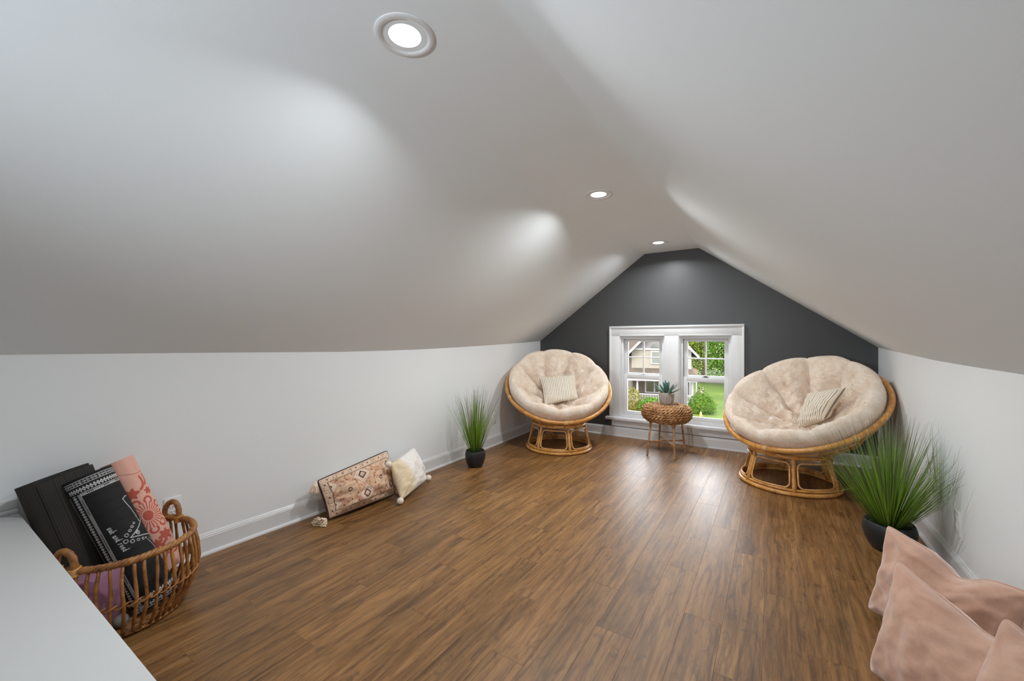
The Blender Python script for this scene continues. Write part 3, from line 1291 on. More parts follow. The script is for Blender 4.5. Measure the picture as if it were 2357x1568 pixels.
# ------------------------------------------------------------------ blush velvet pillows
def sag_top(amp, s0, w):
    def f(p, s, t, sg):
        k = max(0, (t + .2) / 1.2)
        d = amp * math.exp(-((s - s0) / w) ** 2) * k
        return p - Vector((0, 0, d))
    return f


def velvet_pillow(c, thick, seed, label, fold=None, wr=.010):
    cen = sum((Vector(p) for p in c), Vector()) / 4
    t = empty('velvet_pillow', (cen.x, cen.y, 0), label, 'pillow', 'blush velvet pillows against the right wall')
    vs, fs, st, bd = pillow_grid(c, thick, facing(c), 110, 90, .145, .40, wr, seed, floor_clamp(xmax=.783), fold, 3, .09)
    m = MB(); m.add(vs, fs)
    m.build('pillow_cover', M['velvet'], t)
    m = MB(); m.tube([vs[i] for i in bd][::2], .0042, 8, True)
    m.build('piping', M['velvet'], t)
    return t


velvet_pillow([(.352, 2.462, .012), (.70, 2.09, .012), (.77, 2.12, .39), (.424, 2.470, .432)], .17, 1.1, 'blush velvet pillow at the back, touching the grass pot', sag_top(.055, .10, .28), .008)
velvet_pillow([(.292, 2.000, .012), (.56, 1.63, .012), (.66, 1.74, .36), (.392, 2.105, .430)], .16, 2.7, 'middle blush velvet pillow with a tall pointed corner', sag_top(.02, .3, .4), .0055)
velvet_pillow([(.262, 1.38, .012), (.50, 1.08, .012), (.745, 1.31, .50), (.508, 1.605, .548)], .16, 6.3, 'blush velvet pillow closest to the camera, cut by the photo edge', None, .006)


# ------------------------------------------------------------------ wicker basket with yoga gear
BC = (-2.488, .612)
BP = ([0, .05, .12, .19, .26, .335], [.190, .222, .254, .266, .262, .246])
brad = lambda z: interp(z, *BP)
bt = empty('wicker_basket', (*BC, 0), 'round open wicker basket with loop handles holding rolled yoga mats', 'basket')
rnd = random.Random(12)
NS = 46
for k in range(NS):
    a0 = 2 * PI * k / NS + rnd.uniform(-.018, .018)
    pts = []
    rs = []
    ph = rnd.uniform(0, 6)
    for i in range(10):
        z = .006 + .325 * i / 9
        a = a0 + .012 * math.sin(i * .9 + ph)
        r = brad(z) + rnd.uniform(-.002, .002) + .001
        pts.append((BC[0] + r * math.cos(a), BC[1] + r * math.sin(a), z))
        rs.append(.0066 * rnd.uniform(.85, 1.12))
    m = MB(); m.tube(pts, rs, 7)
    m.build('stave', M['wicker'], bt)
def hoop(z, r0, rt, name, tw, n=160, amp=.0, ply=1, extra=0):
    m = MB()
    for p in range(ply):
        pts = []
        for i in range(n):
            a = 2 * PI * i / n
            w = tw * a + 2 * PI * p / max(1, ply)
            r = brad(z) + r0 + amp * math.cos(w)
            pts.append((BC[0] + r * math.cos(a), BC[1] + r * math.sin(a), z + amp * math.sin(w) + extra * noise.noise((math.cos(a) * 2, math.sin(a) * 2, p))))
        m.tube(pts, rt, 7, True)
    return m.build(name, M['wicker'], bt)
hoop(.335, 0, .0095, 'rim', 26, 220, .006, 3, .006)
hoop(.165, 0, .0036, 'waist_band', NS / 2, 240, .008, 2)
hoop(.014, 0, .006, 'foot_ring', 20, 160, .003, 2)
m = MB()
pts = []
for i in range(420):
    f = i / 419
    a = f * 2 * PI * 13
    pts.append((BC[0] + .186 * f * math.cos(a), BC[1] + .186 * f * math.sin(a), .010 + .001 * math.sin(a * 9)))
m.tube(pts, .0072, 6)
m.build('coiled_bottom', M['wicker'], bt)
for ang in (121, -59):
    m = MB()
    A = R(ang)
    hw = .155
    pts = []
    for i in range(22):
        f = i / 21
        w = PI * f
        a = A - hw * math.cos(w) * (1.0 + .18 * math.sin(w))
        r = brad(.335) + .004 * math.sin(w)
        z = .318 + .098 * math.sin(w) ** .8
        pts.append((BC[0] + r * math.cos(a), BC[1] + r * math.sin(a), z))
    m.tube(pts, [.0125 * (1 + .08 * math.sin(i * 2.4)) for i in range(22)], 10)
    h_ = m.build('handle', M['wicker'], bt)
    m = MB()
    for e in (0, 21):
        b = Vector(pts[e]) + Vector((0, 0, .014))
        for q in range(5):
            m.tube([b + Vector((math.cos(w) * .017, math.sin(w) * .017, (q - 2) * .006 + .003 * math.sin(w))) for w in np.linspace(0, 2 * PI, 12, endpoint=False)], .004, 6, True)
    stuff(m.build('handle_wrap', M['rattan'], h_))


def roll(name, top, bot, ra, rb, colf, label, inner, turns=3.2, hi=1.0, nl=300, na=260, e1=None, start=-PI, thick=.0045, shift=None, grp='rolled yoga mats in the basket'):
    top, bot = Vector(top), Vector(bot)
    A = (bot - top).normalized()
    L = (bot - top).length
    mid = (top + bot) / 2
    if e1 is None:
        e2 = (CAM - mid)
        e2 = (e2 - A * e2.dot(A)).normalized()
        e1 = e2.cross(A).normalized() * -1
        right = Vector((math.cos(R(YAW)), math.sin(R(YAW)), 0))
        if e1.dot(right) < 0: e1 = -e1
    else:
        e1 = Vector(e1)
        e1 = (e1 - A * e1.dot(A)).normalized()
        e2 = A.cross(e1)
        if e2.dot(CAM - mid) < 0: e2 = -e2
    phis = list(np.linspace(start, start + 2 * PI, na))
    n2 = int(26 * (turns - 1))
    phis += [start + 2 * PI * (1 + (i + 1) / 26) for i in range(n2)]
    vs, cols = [], []
    for side in (0, 1):
        for q, ph in enumerate(phis):
            tn = (ph - start) / (2 * PI)
            k = 1 - (thick * 1.35 * max(0, tn - .0) / ((ra + rb) / 2))
            if side: k -= thick / ((ra + rb) / 2)
            ss = shift(tn, ph) if shift else 0
            for j in range(nl + 1):
                b = L * j / nl
                p = top + A * (b + ss * (1 - j / nl)) + e2 * (ra * k * math.cos(ph)) + e1 * (rb * k * math.sin(ph))
                vs.append(p)
                cols.append(colf(rb * ph, b) if (not side and tn <= 1) else inner)
    n = len(phis)
    w = nl + 1
    fs = []
    for i in range(n - 1):
        for j in range(nl):
            a = i * w + j
            fs.append((a, a + 1, a + w + 1, a + w))
            fs.append((n * w + a, n * w + a + w, n * w + a + w + 1, n * w + a + 1))
        for j in (0, nl):
            fs.append((i * w + j, (i + 1) * w + j, n * w + (i + 1) * w + j, n * w + i * w + j))
    for i in (0, n - 1):
        for j in range(nl):
            fs.append((i * w + j, i * w + j + 1, n * w + i * w + j + 1, n * w + i * w + j))
    m = MB(); m.add(vs, fs); m.c = cols
    o = m.build(name, M['mat_print'], angle=50)
    return tag(o, label, 'yoga mat', grp)


# hand lettering and bead drawing on the black mat, strokes in metres (across, along)
def glyphs():
    G = {'o': [[(0, .5), (.15, 1), (.5, 1), (.6, .5), (.45, 0), (.12, 0), (0, .5)]],
         'a': [[(.55, .9), (.2, 1), (0, .5), (.15, 0), (.5, .3), (.55, .9)], [(.55, 1), (.6, 0), (.75, 0)]],
         'k': [[(0, 0), (.1, 2)], [(.6, 1.05), (.08, .5), (.6, 0)]],
         'n': [[(0, 0), (.05, 1)], [(.05, .7), (.3, 1), (.5, .8), (.55, 0)]],
         'd': [[(.5, .9), (.15, 1), (0, .5), (.15, 0), (.5, .3)], [(.6, 2), (.55, 0), (.7, 0)]],
         'r': [[(0, 0), (.05, 1)], [(.05, .7), (.25, 1), (.45, .95)]],
         'e': [[(.02, .5), (.5, .55), (.4, 1), (.12, .95), (0, .45), (.15, 0), (.5, .12)]]}
    out = []
    b = .258
    for word in ('oak', 'and', 'reed'):
        for ch in word:
            for s in G[ch]:
                out.append([(-.030 + .0115 * y + (b - .26) * .10, b + .0108 * x) for x, y in s])
            b += .0107
        b += .0095
    return out


STROKES = [(s, .0011) for s in glyphs()]
V0 = (.024, .340)
STROKES += [([V0, (.060, .322), (.094, .300), (.125, .282)], .0017), ([V0, (.060, .352), (.100, .362), (.130, .368)], .0017),
            ([(.070, .165), (.074, .185), (.086, .225), (.092, .262), (.094, .292)], .0017), ([(.072, .166), (.090, .158), (.10, .160)], .0015),
            ([(.086, .385), (.098, .405), (.108, .430), (.112, .47)], .0017), ([(.10, .38), (.112, .395)], .0013)]
RINGS = [(.016, .322, .0065), (.004, .345, .0078), (.024, .358, .0072), (.034, .310, .005), (.048, .298, .0048), (.062, .288, .004), (.046, .364, .0052), (.066, .370, .0048), (.082, .374, .004), (.058, .334, .008), (.058, .334, .004)]


def seg_d(px, py, a, b):
    ax, ay = a; bx, by = b
    dx, dy = bx - ax, by - ay
    t = max(0, min(1, ((px - ax) * dx + (py - ay) * dy) / (dx * dx + dy * dy + 1e-12)))
    return math.hypot(px - ax - t * dx, py - ay - t * dy)


INK = Vector(srgb(206, 206, 206))


def ornament(u, v, kind):
    """u along the strip, v across it (0..1)"""
    if kind == 0:      # chain of diamonds and rings between two lines
        if v < .08 or v > .92: return True
        k = (u / .0135) % 1 - .5
        d = abs(k) * 2 * .5 + abs(v - .5)
        return .20 < d < .36 or (abs(k) > .44 and abs(v - .5) < .12)
    if kind == 1:      # leaf zigzag
        k = (u / .0125) % 1 - .5
        h = .5 + .5 * math.cos(2 * PI * k)
        if abs(v - .42) < .42 * h * .95 + .04:
            d = abs(k) + abs(v - .5) * .8
            return not (.10 < d < .17)
        return False
    if kind == 2:      # ladder of dots between lines
        if v < .16 or v > .88: return True
        k = (u / .0065) % 1
        return k < .52 and .32 < v < .74
    return False


def black_print(a, b):
    rib = .82 + .30 * (math.sin(b * 2 * PI / .0042) > .35)
    base = Vector((.0165, .0160, .0165)) * rib
    hit = False
    La = -.053       # inner line of the left frame
    if a > -.112 and .012 < b < .034:
        hit = ornament(a, (b - .012) / .022, 0)
    elif a > La - .055 and .042 < b < .066 and a > -.10:
        hit = ornament(a, (b - .042) / .024, 1)
    elif a > La and .068 < b < .080:
        hit = ornament(a, (b - .068) / .012, 2)
    if not hit and b > .070:
        if La - .012 < a < La:
            hit = ornament(b, (a - La + .012) / .012, 2)
        elif La - .040 < a < La - .016:
            hit = ornament(b, (a - La + .040) / .024, 1)
        elif La - .085 < a < La - .060:
            hit = ornament(b, (a - La + .085) / .025, 0)
    if not hit and b > .60:
        hit = ornament(a, ((b - .60) / .024), 1) if b < .624 else (ornament(a, (b - .63) / .022, 0) if .63 < b < .652 else False)
    if not hit and b > .14 and -.04 < a < .14:
        for s, w in STROKES:
            if s[0][1] - .14 > b or s[-1][1] + .14 < b: continue
            for p, q in zip(s[:-1], s[1:]):
                if abs(p[0] - a) > .05 and abs(q[0] - a) > .05: continue
                if seg_d(a, b, p, q) < w:
                    hit = True
                    break
            if hit: break
        if not hit:
            for x, y, r in RINGS:
                if abs(math.hypot(a - x, b - y) - r) < .0011:
                    hit = True
                    break
    return INK if hit else base


CORAL = Vector(srgb(190, 92, 76))
PINK = Vector(srgb(226, 174, 156))


def pink_print(a, b):
    rib = .93 + .10 * (math.sin(a * 2 * PI / .0045) > 0)
    base = PINK * rib
    x, y = (a - .012) / .020, (b - .300) / .020
    r = math.hypot(x * 1.05, y * .92)
    an = math.atan2(y, x)
    if r < 1.15: return CORAL * .95
    if 1.35 < r < 3.0:
        k = (an / (2 * PI) * 26) % 1
        if .26 < k < .80 - .10 * (r - 1.35): return CORAL
        return base
    for i in range(9):         # rounded outer petals
        t = 2 * PI * i / 9 + .2
        d = math.hypot(x - 3.75 * math.cos(t), y - 3.75 * math.sin(t))
        if d < 1.25:
            if .55 < d < 1.05: return CORAL
            return base
    for i, (px, py, q) in enumerate(((-1.2, -6.2, 1.5), (1.5, 6.0, 1.5), (-1.0, 7.2, 1.2), (-2.6, -5.0, 1.1), (2.6, -5.6, 1.0))):
        d = math.hypot((x - px) * .8, y - py)
        if d < q * (.8 + .2 * math.cos(6 * math.atan2(y - py, x - px) + i)): return CORAL * .95
    for px, py, r0, t0, t1 in ((0, -8.5, 2.2, -.6, 1.2), (1.4, -9.0, 2.0, -.5, 1.1), (2.8, -8.0, 2.2, -.6, .9), (1.5, 9.0, 1.8, 0, 4.6), (-1.5, 9.8, 1.4, 0, 4.6), (3.2, 8.5, 1.6, -1, 3)):
        d = math.hypot(x - px, y - py)
        t = math.atan2(y - py, x - px) % (2 * PI)
        if t0 < (t if t < t1 + .01 else t - 2 * PI) < t1 and abs(d - r0) < .30: return CORAL
    if abs(b - .075 - .015 * math.sin(a * 30)) < .0012 and a > -.02: return CORAL * .7
    return base


def grey_print(a, b):
    k = .66 + .62 * (math.sin(a * 2 * PI / .0072) > .15) * (.75 + .25 * math.sin(b * 2 * PI / .007))
    return Vector((.046, .041, .035)) * k


roll('yoga_mat', (-2.622, .517, .640), (-2.408, .700, .045), .078, .086, black_print, 'rolled black yoga mat with white folk pattern and hand lettering in basket', (.016, .016, .016))
roll('yoga_mat', (-2.690, .632, .662), (-2.528, .790, .125), .058, .064, pink_print, 'rolled pink yoga mat with coral flower print behind the black mat', PINK * .8)
roll('yoga_mat', (-2.690, .428, .640), (-2.565, .575, .055), .066, .126, grey_print, 'wide loosely rolled charcoal ribbed yoga mat leaning on the wall', (.028, .027, .025), turns=2.4, nl=90, na=200, e1=(0, 1, 0), start=-.55, thick=.006, shift=lambda tn, ph: .0 if tn < .5 else -.012)

yb = MB()
yb.box((-.052, -.075, 0), (.052, .075, .225), bev=.006)
yb.v = [(-2.395 + p[0] * math.cos(.62) - p[1] * math.sin(.62) + p[2] * -.02, .487 + p[0] * math.sin(.62) + p[1] * math.cos(.62), p[2] + .045) for p in yb.v]
tag(yb.build('yoga_block', M['mauve'], angle=40), 'mauve foam yoga block standing inside the wicker basket', 'yoga block')
gb = MB(); gb.ball((-2.36, .565, .046), .027, 24, 16)
tag(gb.build('massage_ball', M['grey_obj']), 'small pale grey ball at the bottom of the wicker basket', 'ball')

# ------------------------------------------------------------------ woven side table
TC = (-.990, 4.690)
tt = empty('side_table', (*TC, 0), 'round woven side table with four slim legs before the window', 'table')
PRF = [(.0, .5335), (.10, .5345), (.185, .532), (.222, .520), (.243, .495), (.250, .462), (.245, .428), (.226, .398), (.195, .378), (.15, .370), (.0, .368)]
m = MB(); m.lathe([(r * .955, z - .004 if z > .45 else z + .008) for r, z in reversed(PRF)], 48, (*TC, 0))
M['core'] = paint('dark_core', (.06, .035, .018), .8, .05)
m.build('core', M['core'], tt)
P = np.array(PRF)
seg = np.r_[0, np.cumsum(np.hypot(np.diff(P[:, 0]), np.diff(P[:, 1])))]
m = MB()
sv = .02
row = 0
while sv < seg[-1] - .12:
    r, z = np.interp(sv, seg, P[:, 0]), np.interp(sv, seg, P[:, 1])
    r2, z2 = np.interp(sv + .004, seg, P[:, 0]), np.interp(sv + .004, seg, P[:, 1])
    tx, tz = (r2 - r), (z2 - z)
    ln = math.hypot(tx, tz) or 1
    nx, nz = -tz / ln, tx / ln       # outward
    nx, nz = (nx, nz) if nx * .3 + nz * (1 if z > .45 else -1) > -1e-6 or nx > 0 else (-nx, -nz)
    N_ = max(24, int(2 * PI * r / .012))
    tws = max(4, round(2 * PI * r / .075))
    nst = max(6, int(2 * PI * r / .045))
    for ply in (0, 1):
        pts, rs = [], []
        for i in range(N_):
            a = 2 * PI * i / N_
            w = tws * a + PI * ply + row * .9
            und = .0065 * math.cos(nst * a / 2 * 2 + row * PI)
            du, dn = .0080 * math.cos(w), .0075 * math.sin(w) + und + .003
            q = r + nx * dn + tx / ln * du
            zz = z + nz * dn + tz / ln * du
            pts.append((TC[0] + q * math.cos(a), TC[1] + q * math.sin(a), zz))
            rs.append(.0080 + .0012 * noise.noise((a * 6, row, ply)))
        m.tube(pts, rs, 5, True)
    sv += .0235
    row += 1
stuff(m.build('woven_rope', M['abaca'], tt))
FEET = [(-1.157, 4.535), (-.865, 4.505), (-.818, 4.815), (-1.115, 4.884)]
cen = Vector((sum(f[0] for f in FEET) / 4, sum(f[1] for f in FEET) / 4, 0))
def rope_leg(a, b, r, n):
    pts = [Vector(a).lerp(Vector(b), i / n) for i in range(n + 1)]
    return pts, [r * (1 + .16 * math.sin(i * 2.1) + .05 * math.sin(i * .7)) for i in range(n + 1)]
tops = []
for fx, fy in FEET:
    d = Vector((fx - cen.x, fy - cen.y, 0))
    top = Vector((TC[0] + d.x * .80, TC[1] + d.y * .80, .385))
    tops.append(top)
    m = MB()
    p, rs = rope_leg((fx, fy, .002), top, .0105, 60)
    m.tube(p, rs, 8)
    leg = m.build('leg', M['abaca'], tt)
    m = MB()
    sd = Vector((-d.y, d.x, 0)).normalized()
    j = Vector((fx, fy, 0)).lerp(top, .82)
    for s in (-1, 1):
        p, rs = rope_leg(j, top + sd * s * .042 + Vector((0, 0, .004)), .007, 14)
        m.tube(p, rs, 6)
    stuff(m.build('leg_brace', M['abaca'], leg))
for a, b, z in ((0, 2, .150), (1, 3, .150)):
    f = z / .385
    pa = Vector((*FEET[a], .0)).lerp(tops[a], f); pb = Vector((*FEET[b], .0)).lerp(tops[b], f)
    if a == 1: pa.z -= .010; pb.z += .006
    m = MB(); p, rs = rope_leg(pa, pb, .0078, 60); m.tube(p, rs, 8)
    m.build('stretcher', M['abaca'], tt)

# ------------------------------------------------------------------ agave in a fluted pot, standing on the table
pz = .545
px, py = -.985, 4.672
ag = empty('potted_agave', (px, py, pz), 'small blue green agave in fluted grey pot on the side table', 'plant')
m = MB()
fl = lambda a, i: 1 + (.06 * abs(math.cos(9 * a)) ** .7 if 1 < i < 7 else 0)
m.lathe([(0, 0), (.040, 0), (.054, .006), (.066, .030), (.074, .065), (.0765, .105), (.0765, .122), (.076, .134), (.0735, .138), (.068, .136), (.066, .118), (0, .118)], 108, (px, py, pz), fl)
mm = Mat('fluted_pot', rough=.6, spec=.3)
f1 = mm.noise(mm.coord((1, 1, .25)), 60, 3)
mm.color(mm.ramp(f1, [(.35, srgb(150, 140, 130)), (.6, srgb(186, 176, 164)), (.75, srgb(205, 196, 186))]))
mm.bump(f1, .2, .003)
m.build('pot', mm.m, ag)
m = MB(); m.lathe([(0, .121), (.04, .123), (.066, .119)], 24, (px, py, pz)); m.build('soil', M['soil'], ag)
rnd = random.Random(21)
for i in range(20):
    tier = i // 7
    a = i * 2.399 + .5
    L = (.165, .150, .15)[tier] * rnd.uniform(.85, 1.08)
    if i == 19: L = .155
    t0 = (1.32, .92, .25)[tier] * rnd.uniform(.85, 1.1)
    wd = .017
    d = Vector((math.cos(a), math.sin(a), 0)); sd = Vector((-math.sin(a), math.cos(a), 0))
    p = Vector((px, py, pz + .122)) + d * .012
    n = 9
    vs, cols = [], []
    tl = t0
    for k in range(n + 1):
        f = k / n
        w = wd * (math.sin(PI * min(1, .18 + f * .62)) if f < .6 else math.sin(PI * .552) * (1 - ((f - .6) / .4)) ** .9) + .0004
        up = Vector((0, 0, 1)) * math.sin(tl) - d * math.cos(tl)
        th = .0045 * (1 - f) + .0006
        vs += [p - sd * w + up * w * .35, p + up * .0, p + sd * w + up * w * .35, p - up * th]
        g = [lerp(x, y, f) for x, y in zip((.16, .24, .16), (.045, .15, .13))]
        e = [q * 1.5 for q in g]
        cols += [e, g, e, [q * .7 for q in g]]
        tl += (-.30 if tier < 2 else -.05) / n * (1.6 if f > .3 else .3)
        p = p + (d * math.sin(tl) + Vector((0, 0, 1)) * math.cos(tl)) * (L / n)
    fs = []
    for k in range(n):
        for q in range(4):
            fs.append((k * 4 + q, k * 4 + (q + 1) % 4, k * 4 + 4 + (q + 1) % 4, k * 4 + 4 + q))
    m = MB(); m.add(vs, fs); m.c = cols
    m.build('leaf', M['leaf'], ag)

# ------------------------------------------------------------------ the garden and the house across it
G = -4.75


def dim(r, g, b):
    return tuple(.108 * v for v in srgb(r, g, b))

lw = Mat('lawn_grass', rough=.9, spec=.1)
f1 = lw.noise(lw.coord((1, 1, 1)), .22, 4, .6)
f2 = lw.noise(lw.coord((1, 1, 1)), 3.0, 5, .7)
cc = lw.ramp(f1, [(.3, (.018, .034, .0035)), (.5, (.026, .044, .004)), (.7, (.038, .055, .007))])
cc = lw.mix(.5, cc, lw.ramp(f2, [(.3, .72), (.6, 1.05)]), 'MULTIPLY')
lw.color(cc)
lw.bump(f2, .5, .05)
m = MB()
nx, ny = 48, 48
vs = []
for j in range(ny + 1):
    for i in range(nx + 1):
        x, y = -75 + 150 * i / nx, 7 + 150 * j / ny
        vs.append((x, y, G + .25 * noise.noise((x * .04, y * .04, 1)) * min(1, max(0, (y - 42) / 20)) + max(0, y - 55) * .012))
m.add(vs, [(j * (nx + 1) + i, j * (nx + 1) + i + 1, (j + 1) * (nx + 1) + i + 1, (j + 1) * (nx + 1) + i) for j in range(ny) for i in range(nx)])
struct(m.build('lawn', lw.m))


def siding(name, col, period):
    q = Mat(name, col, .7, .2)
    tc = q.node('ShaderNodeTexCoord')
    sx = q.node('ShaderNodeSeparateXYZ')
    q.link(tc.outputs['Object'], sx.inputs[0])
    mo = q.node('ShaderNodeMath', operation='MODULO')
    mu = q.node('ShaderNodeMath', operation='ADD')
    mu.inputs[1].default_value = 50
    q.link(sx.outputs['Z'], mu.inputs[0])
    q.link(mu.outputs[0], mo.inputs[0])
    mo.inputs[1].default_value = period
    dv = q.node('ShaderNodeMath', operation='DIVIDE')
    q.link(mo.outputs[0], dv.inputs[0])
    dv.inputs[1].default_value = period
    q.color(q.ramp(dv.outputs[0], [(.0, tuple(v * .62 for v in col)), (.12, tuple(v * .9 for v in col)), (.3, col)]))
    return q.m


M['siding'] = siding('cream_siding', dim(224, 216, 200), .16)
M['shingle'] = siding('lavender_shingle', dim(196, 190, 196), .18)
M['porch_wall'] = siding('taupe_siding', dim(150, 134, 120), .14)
rf = Mat('roof_shingle', rough=.9, spec=.1)
f1 = rf.noise(rf.coord((1, 1, 2)), 6, 4)
rf.color(rf.ramp(f1, [(.3, dim(112, 102, 96)), (.6, dim(146, 132, 120)), (.75, dim(160, 148, 136))]))
M['roof'] = rf.m
M['white_out'] = paint('white_outdoor_trim', (.115, .115, .12), .5, 0)
M['pane_out'] = paint('house_window_pane', dim(92, 112, 112), .12, 0, .6)
M['pane_in'] = paint('porch_window_pane', dim(140, 138, 112), .12, 0, .6)
M['pinkroof'] = paint('rose_roof', dim(206, 170, 152), .8, .1)
M['deck'] = paint('porch_deck', dim(150, 140, 128), .7, .1)

HY = 40.0
hb = empty('neighbour_house', (-6.32, HY, G), 'cream gabled house with porch seen through the left window', 'house')
Z = lambda h: G + h


def hbox(name, x0, x1, y0, y1, h0, h1, mat, parent=hb, bev=0):
    m = MB(); m.box((x0, y0, Z(h0)), (x1, y1, Z(h1)), bev=bev)
    return m.build(name, mat, parent, smooth=False)


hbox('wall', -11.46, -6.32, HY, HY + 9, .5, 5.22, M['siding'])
hbox('foundation', -12.6, -6.30, HY - 1.9, HY + 9, -.3, .55, M['porch_wall'])
m = MB()      # shingled gable
ap = (-8.89, 7.75)
m.add([(-11.46, HY - .06, Z(5.22)), (-6.32, HY - .06, Z(5.22)), (ap[0], HY - .06, Z(ap[1])), (-11.46, HY + .1, Z(5.22)), (-6.32, HY + .1, Z(5.22)), (ap[0], HY + .1, Z(ap[1]))],
      [(0, 1, 2), (5, 4, 3), (0, 3, 4, 1), (1, 4, 5, 2), (2, 5, 3, 0)])
m.build('gable', M['shingle'], hb, smooth=False)
hbox('belt_board', -11.5, -6.28, HY - .10, HY, 5.12, 5.28, M['white_out'])
hbox('corner_board', -6.50, -6.28, HY - .06, HY + .2, .5, 5.15, M['white_out'])
hbox('corner_board', -11.50, -11.38, HY - .06, HY + .2, .5, 5.15, M['siding'])
for sx in (-1, 1):       # roof slopes with their barge boards
    ex = ap[0] + sx * 3.15
    m = MB()
    a, b = (ap[0], 7.98), (ex, 4.62)
    th = .20
    v = [(a[0], HY - .75, Z(a[1])), (b[0], HY - .75, Z(b[1])), (b[0], HY - .75, Z(b[1] - th)), (a[0], HY - .75, Z(a[1] - th))]
    v += [(x, HY + 9.5, z) for x, y, z in v]
    m.add(v, [(0, 1, 2, 3), (7, 6, 5, 4), (0, 4, 5, 1), (1, 5, 6, 2), (2, 6, 7, 3), (3, 7, 4, 0)])
    s = m.build('roof', M['roof'], hb, smooth=False)
    m = MB()
    v = [(a[0], HY - .85, Z(a[1] + .03)), (b[0] + sx * .05, HY - .85, Z(b[1] - .02)), (b[0] + sx * .05, HY - .85, Z(b[1] - .30)), (a[0], HY - .85, Z(a[1] - .26))]
    v += [(x, HY - .74, z) for x, y, z in v]
    m.add(v, [(0, 1, 2, 3), (7, 6, 5, 4), (0, 4, 5, 1), (1, 5, 6, 2), (2, 6, 7, 3), (3, 7, 4, 0)])
    m.build('barge_board', M['white_out'], hb, smooth=False)
# wing set back on the left, with its roof
hbox('wing_wall', -17.0, -11.4, HY + 2.2, HY + 8, .5, 5.1, M['siding'])
m = MB()
v = [(-17.5, HY + 1.6, Z(4.7)), (-9.5, HY + 1.6, Z(4.7)), (-9.5, HY + 5.5, Z(8.3)), (-17.5, HY + 5.5, Z(8.3))]
v += [(x, y, z - .2) for x, y, z in v]
m.add(v, [(0, 1, 2, 3), (7, 6, 5, 4), (0, 4, 5, 1), (1, 5, 6, 2), (2, 6, 7, 3), (3, 7, 4, 0)])
m.build('wing_roof', M['roof'], hb, smooth=False)


def house_window(x0, x1, h0, h1, panes, mat, y=HY, mid=True):
    f = hbox('window', x0, x1, y - .09, y + .02, h0, h1, M['white_out'])
    n = panes
    w = (x1 - x0 - .12 * (n + 1)) / n
    for i in range(n):
        xa = x0 + .12 + i * (w + .12)
        hm = (h0 + h1) / 2
        for a, b in (((h0 + .1, hm - .05), (hm + .05, h1 - .1)) if mid else ((h0 + .1, h1 - .1),)):
            m = MB(); m.box((xa, y - .10, Z(a)), (xa + w, y - .07, Z(b)))
            m.build('pane', mat, f, smooth=False)


house_window(-9.80, -8.0, 3.80, 5.04, 2, M['pane_out'])
m = MB()      # arched attic light
arc = [(-8.89 + .88 * math.cos(PI * k / 16), 5.36 + .42 * math.sin(PI * k / 16)) for k in range(17)]
v = [(x, HY - .16, Z(z)) for x, z in arc] + [(x, HY - .05, Z(z)) for x, z in arc]
m.add(v, [tuple(range(17)), tuple(reversed(range(17, 34)))] + [(k, 17 + k, 18 + k, k + 1) for k in range(16)])
m.build('arched_window', M['pane_out'], hb, smooth=False)
# porch
m = MB()
v = [(-12.9, HY - 2.2, Z(2.72)), (-6.1, HY - 2.2, Z(2.72)), (-6.3, HY + .02, Z(3.42)), (-11.6, HY + .02, Z(3.42))]
v += [(x, y, z - .22) for x, y, z in v]
m.add(v, [(0, 1, 2, 3), (7, 6, 5, 4), (0, 4, 5, 1), (1, 5, 6, 2), (2, 6, 7, 3), (3, 7, 4, 0)])
m.build('porch_roof', M['roof'], hb, smooth=False)
hbox('porch_fascia', -12.9, -6.1, HY - 2.26, HY - 2.16, 2.42, 2.72, M['white_out'])
hbox('porch_wall', -11.44, -6.34, HY - .03, HY + .01, .5, 3.0, M['porch_wall'])
house_window(-10.3, -8.6, 1.12, 2.36, 2, M['pane_in'], HY - .03, False)
house_window(-7.9, -7.2, .6, 2.36, 1, M['pane_in'], HY - .03, False)
for x in (-12.6, -10.95, -8.6, -6.4):
    m = MB(); m.lathe([(.14, 0), (.14, .12), (.105, .16), (.095, 1.8), (.14, 1.86), (.14, 1.95)], 14, (x, HY - 2.0, Z(.52)))
    m.build('porch_column', M['white_out'], hb, angle=40)
for a, b in ((-12.5, -11.05), (-10.85, -8.7), (-8.5, -6.5)):
    rl = hbox('railing', a, b, HY - 2.04, HY - 1.96, 1.18, 1.26, M['white_out'])
    hbox('lower_rail', a, b, HY - 2.03, HY - 1.97, .62, .69, M['white_out'], rl)
    n = int((b - a) / .13)
    for i in range(n):
        x = a + (i + .5) * (b - a) / n
        hbox('baluster', x - .025, x + .025, HY - 2.02, HY - 1.98, .66, 1.2, M['white_out'], rl)
# little side portico roof past the corner
m = MB()
v = [(-6.32, HY + .3, Z(3.6)), (-5.70, HY + .3, Z(3.3)), (-5.70, HY + 2, Z(3.3)), (-6.32, HY + 2, Z(3.6)), (-6.32, HY + .3, Z(2.9)), (-5.70, HY + .3, Z(2.9)), (-5.70, HY + 2, Z(2.9)), (-6.32, HY + 2, Z(2.9))]
m.add(v, [(0, 1, 2, 3), (7, 6, 5, 4), (0, 4, 5, 1), (1, 5, 6, 2), (2, 6, 7, 3), (3, 7, 4, 0)])
m.build('side_canopy', M['pinkroof'], hb, smooth=False)
hbox('canopy_post', -5.86, -5.76, HY + .4, HY + .5, -.2, 2.9, M['white_out'])


hb.rotation_euler.z = R(15)


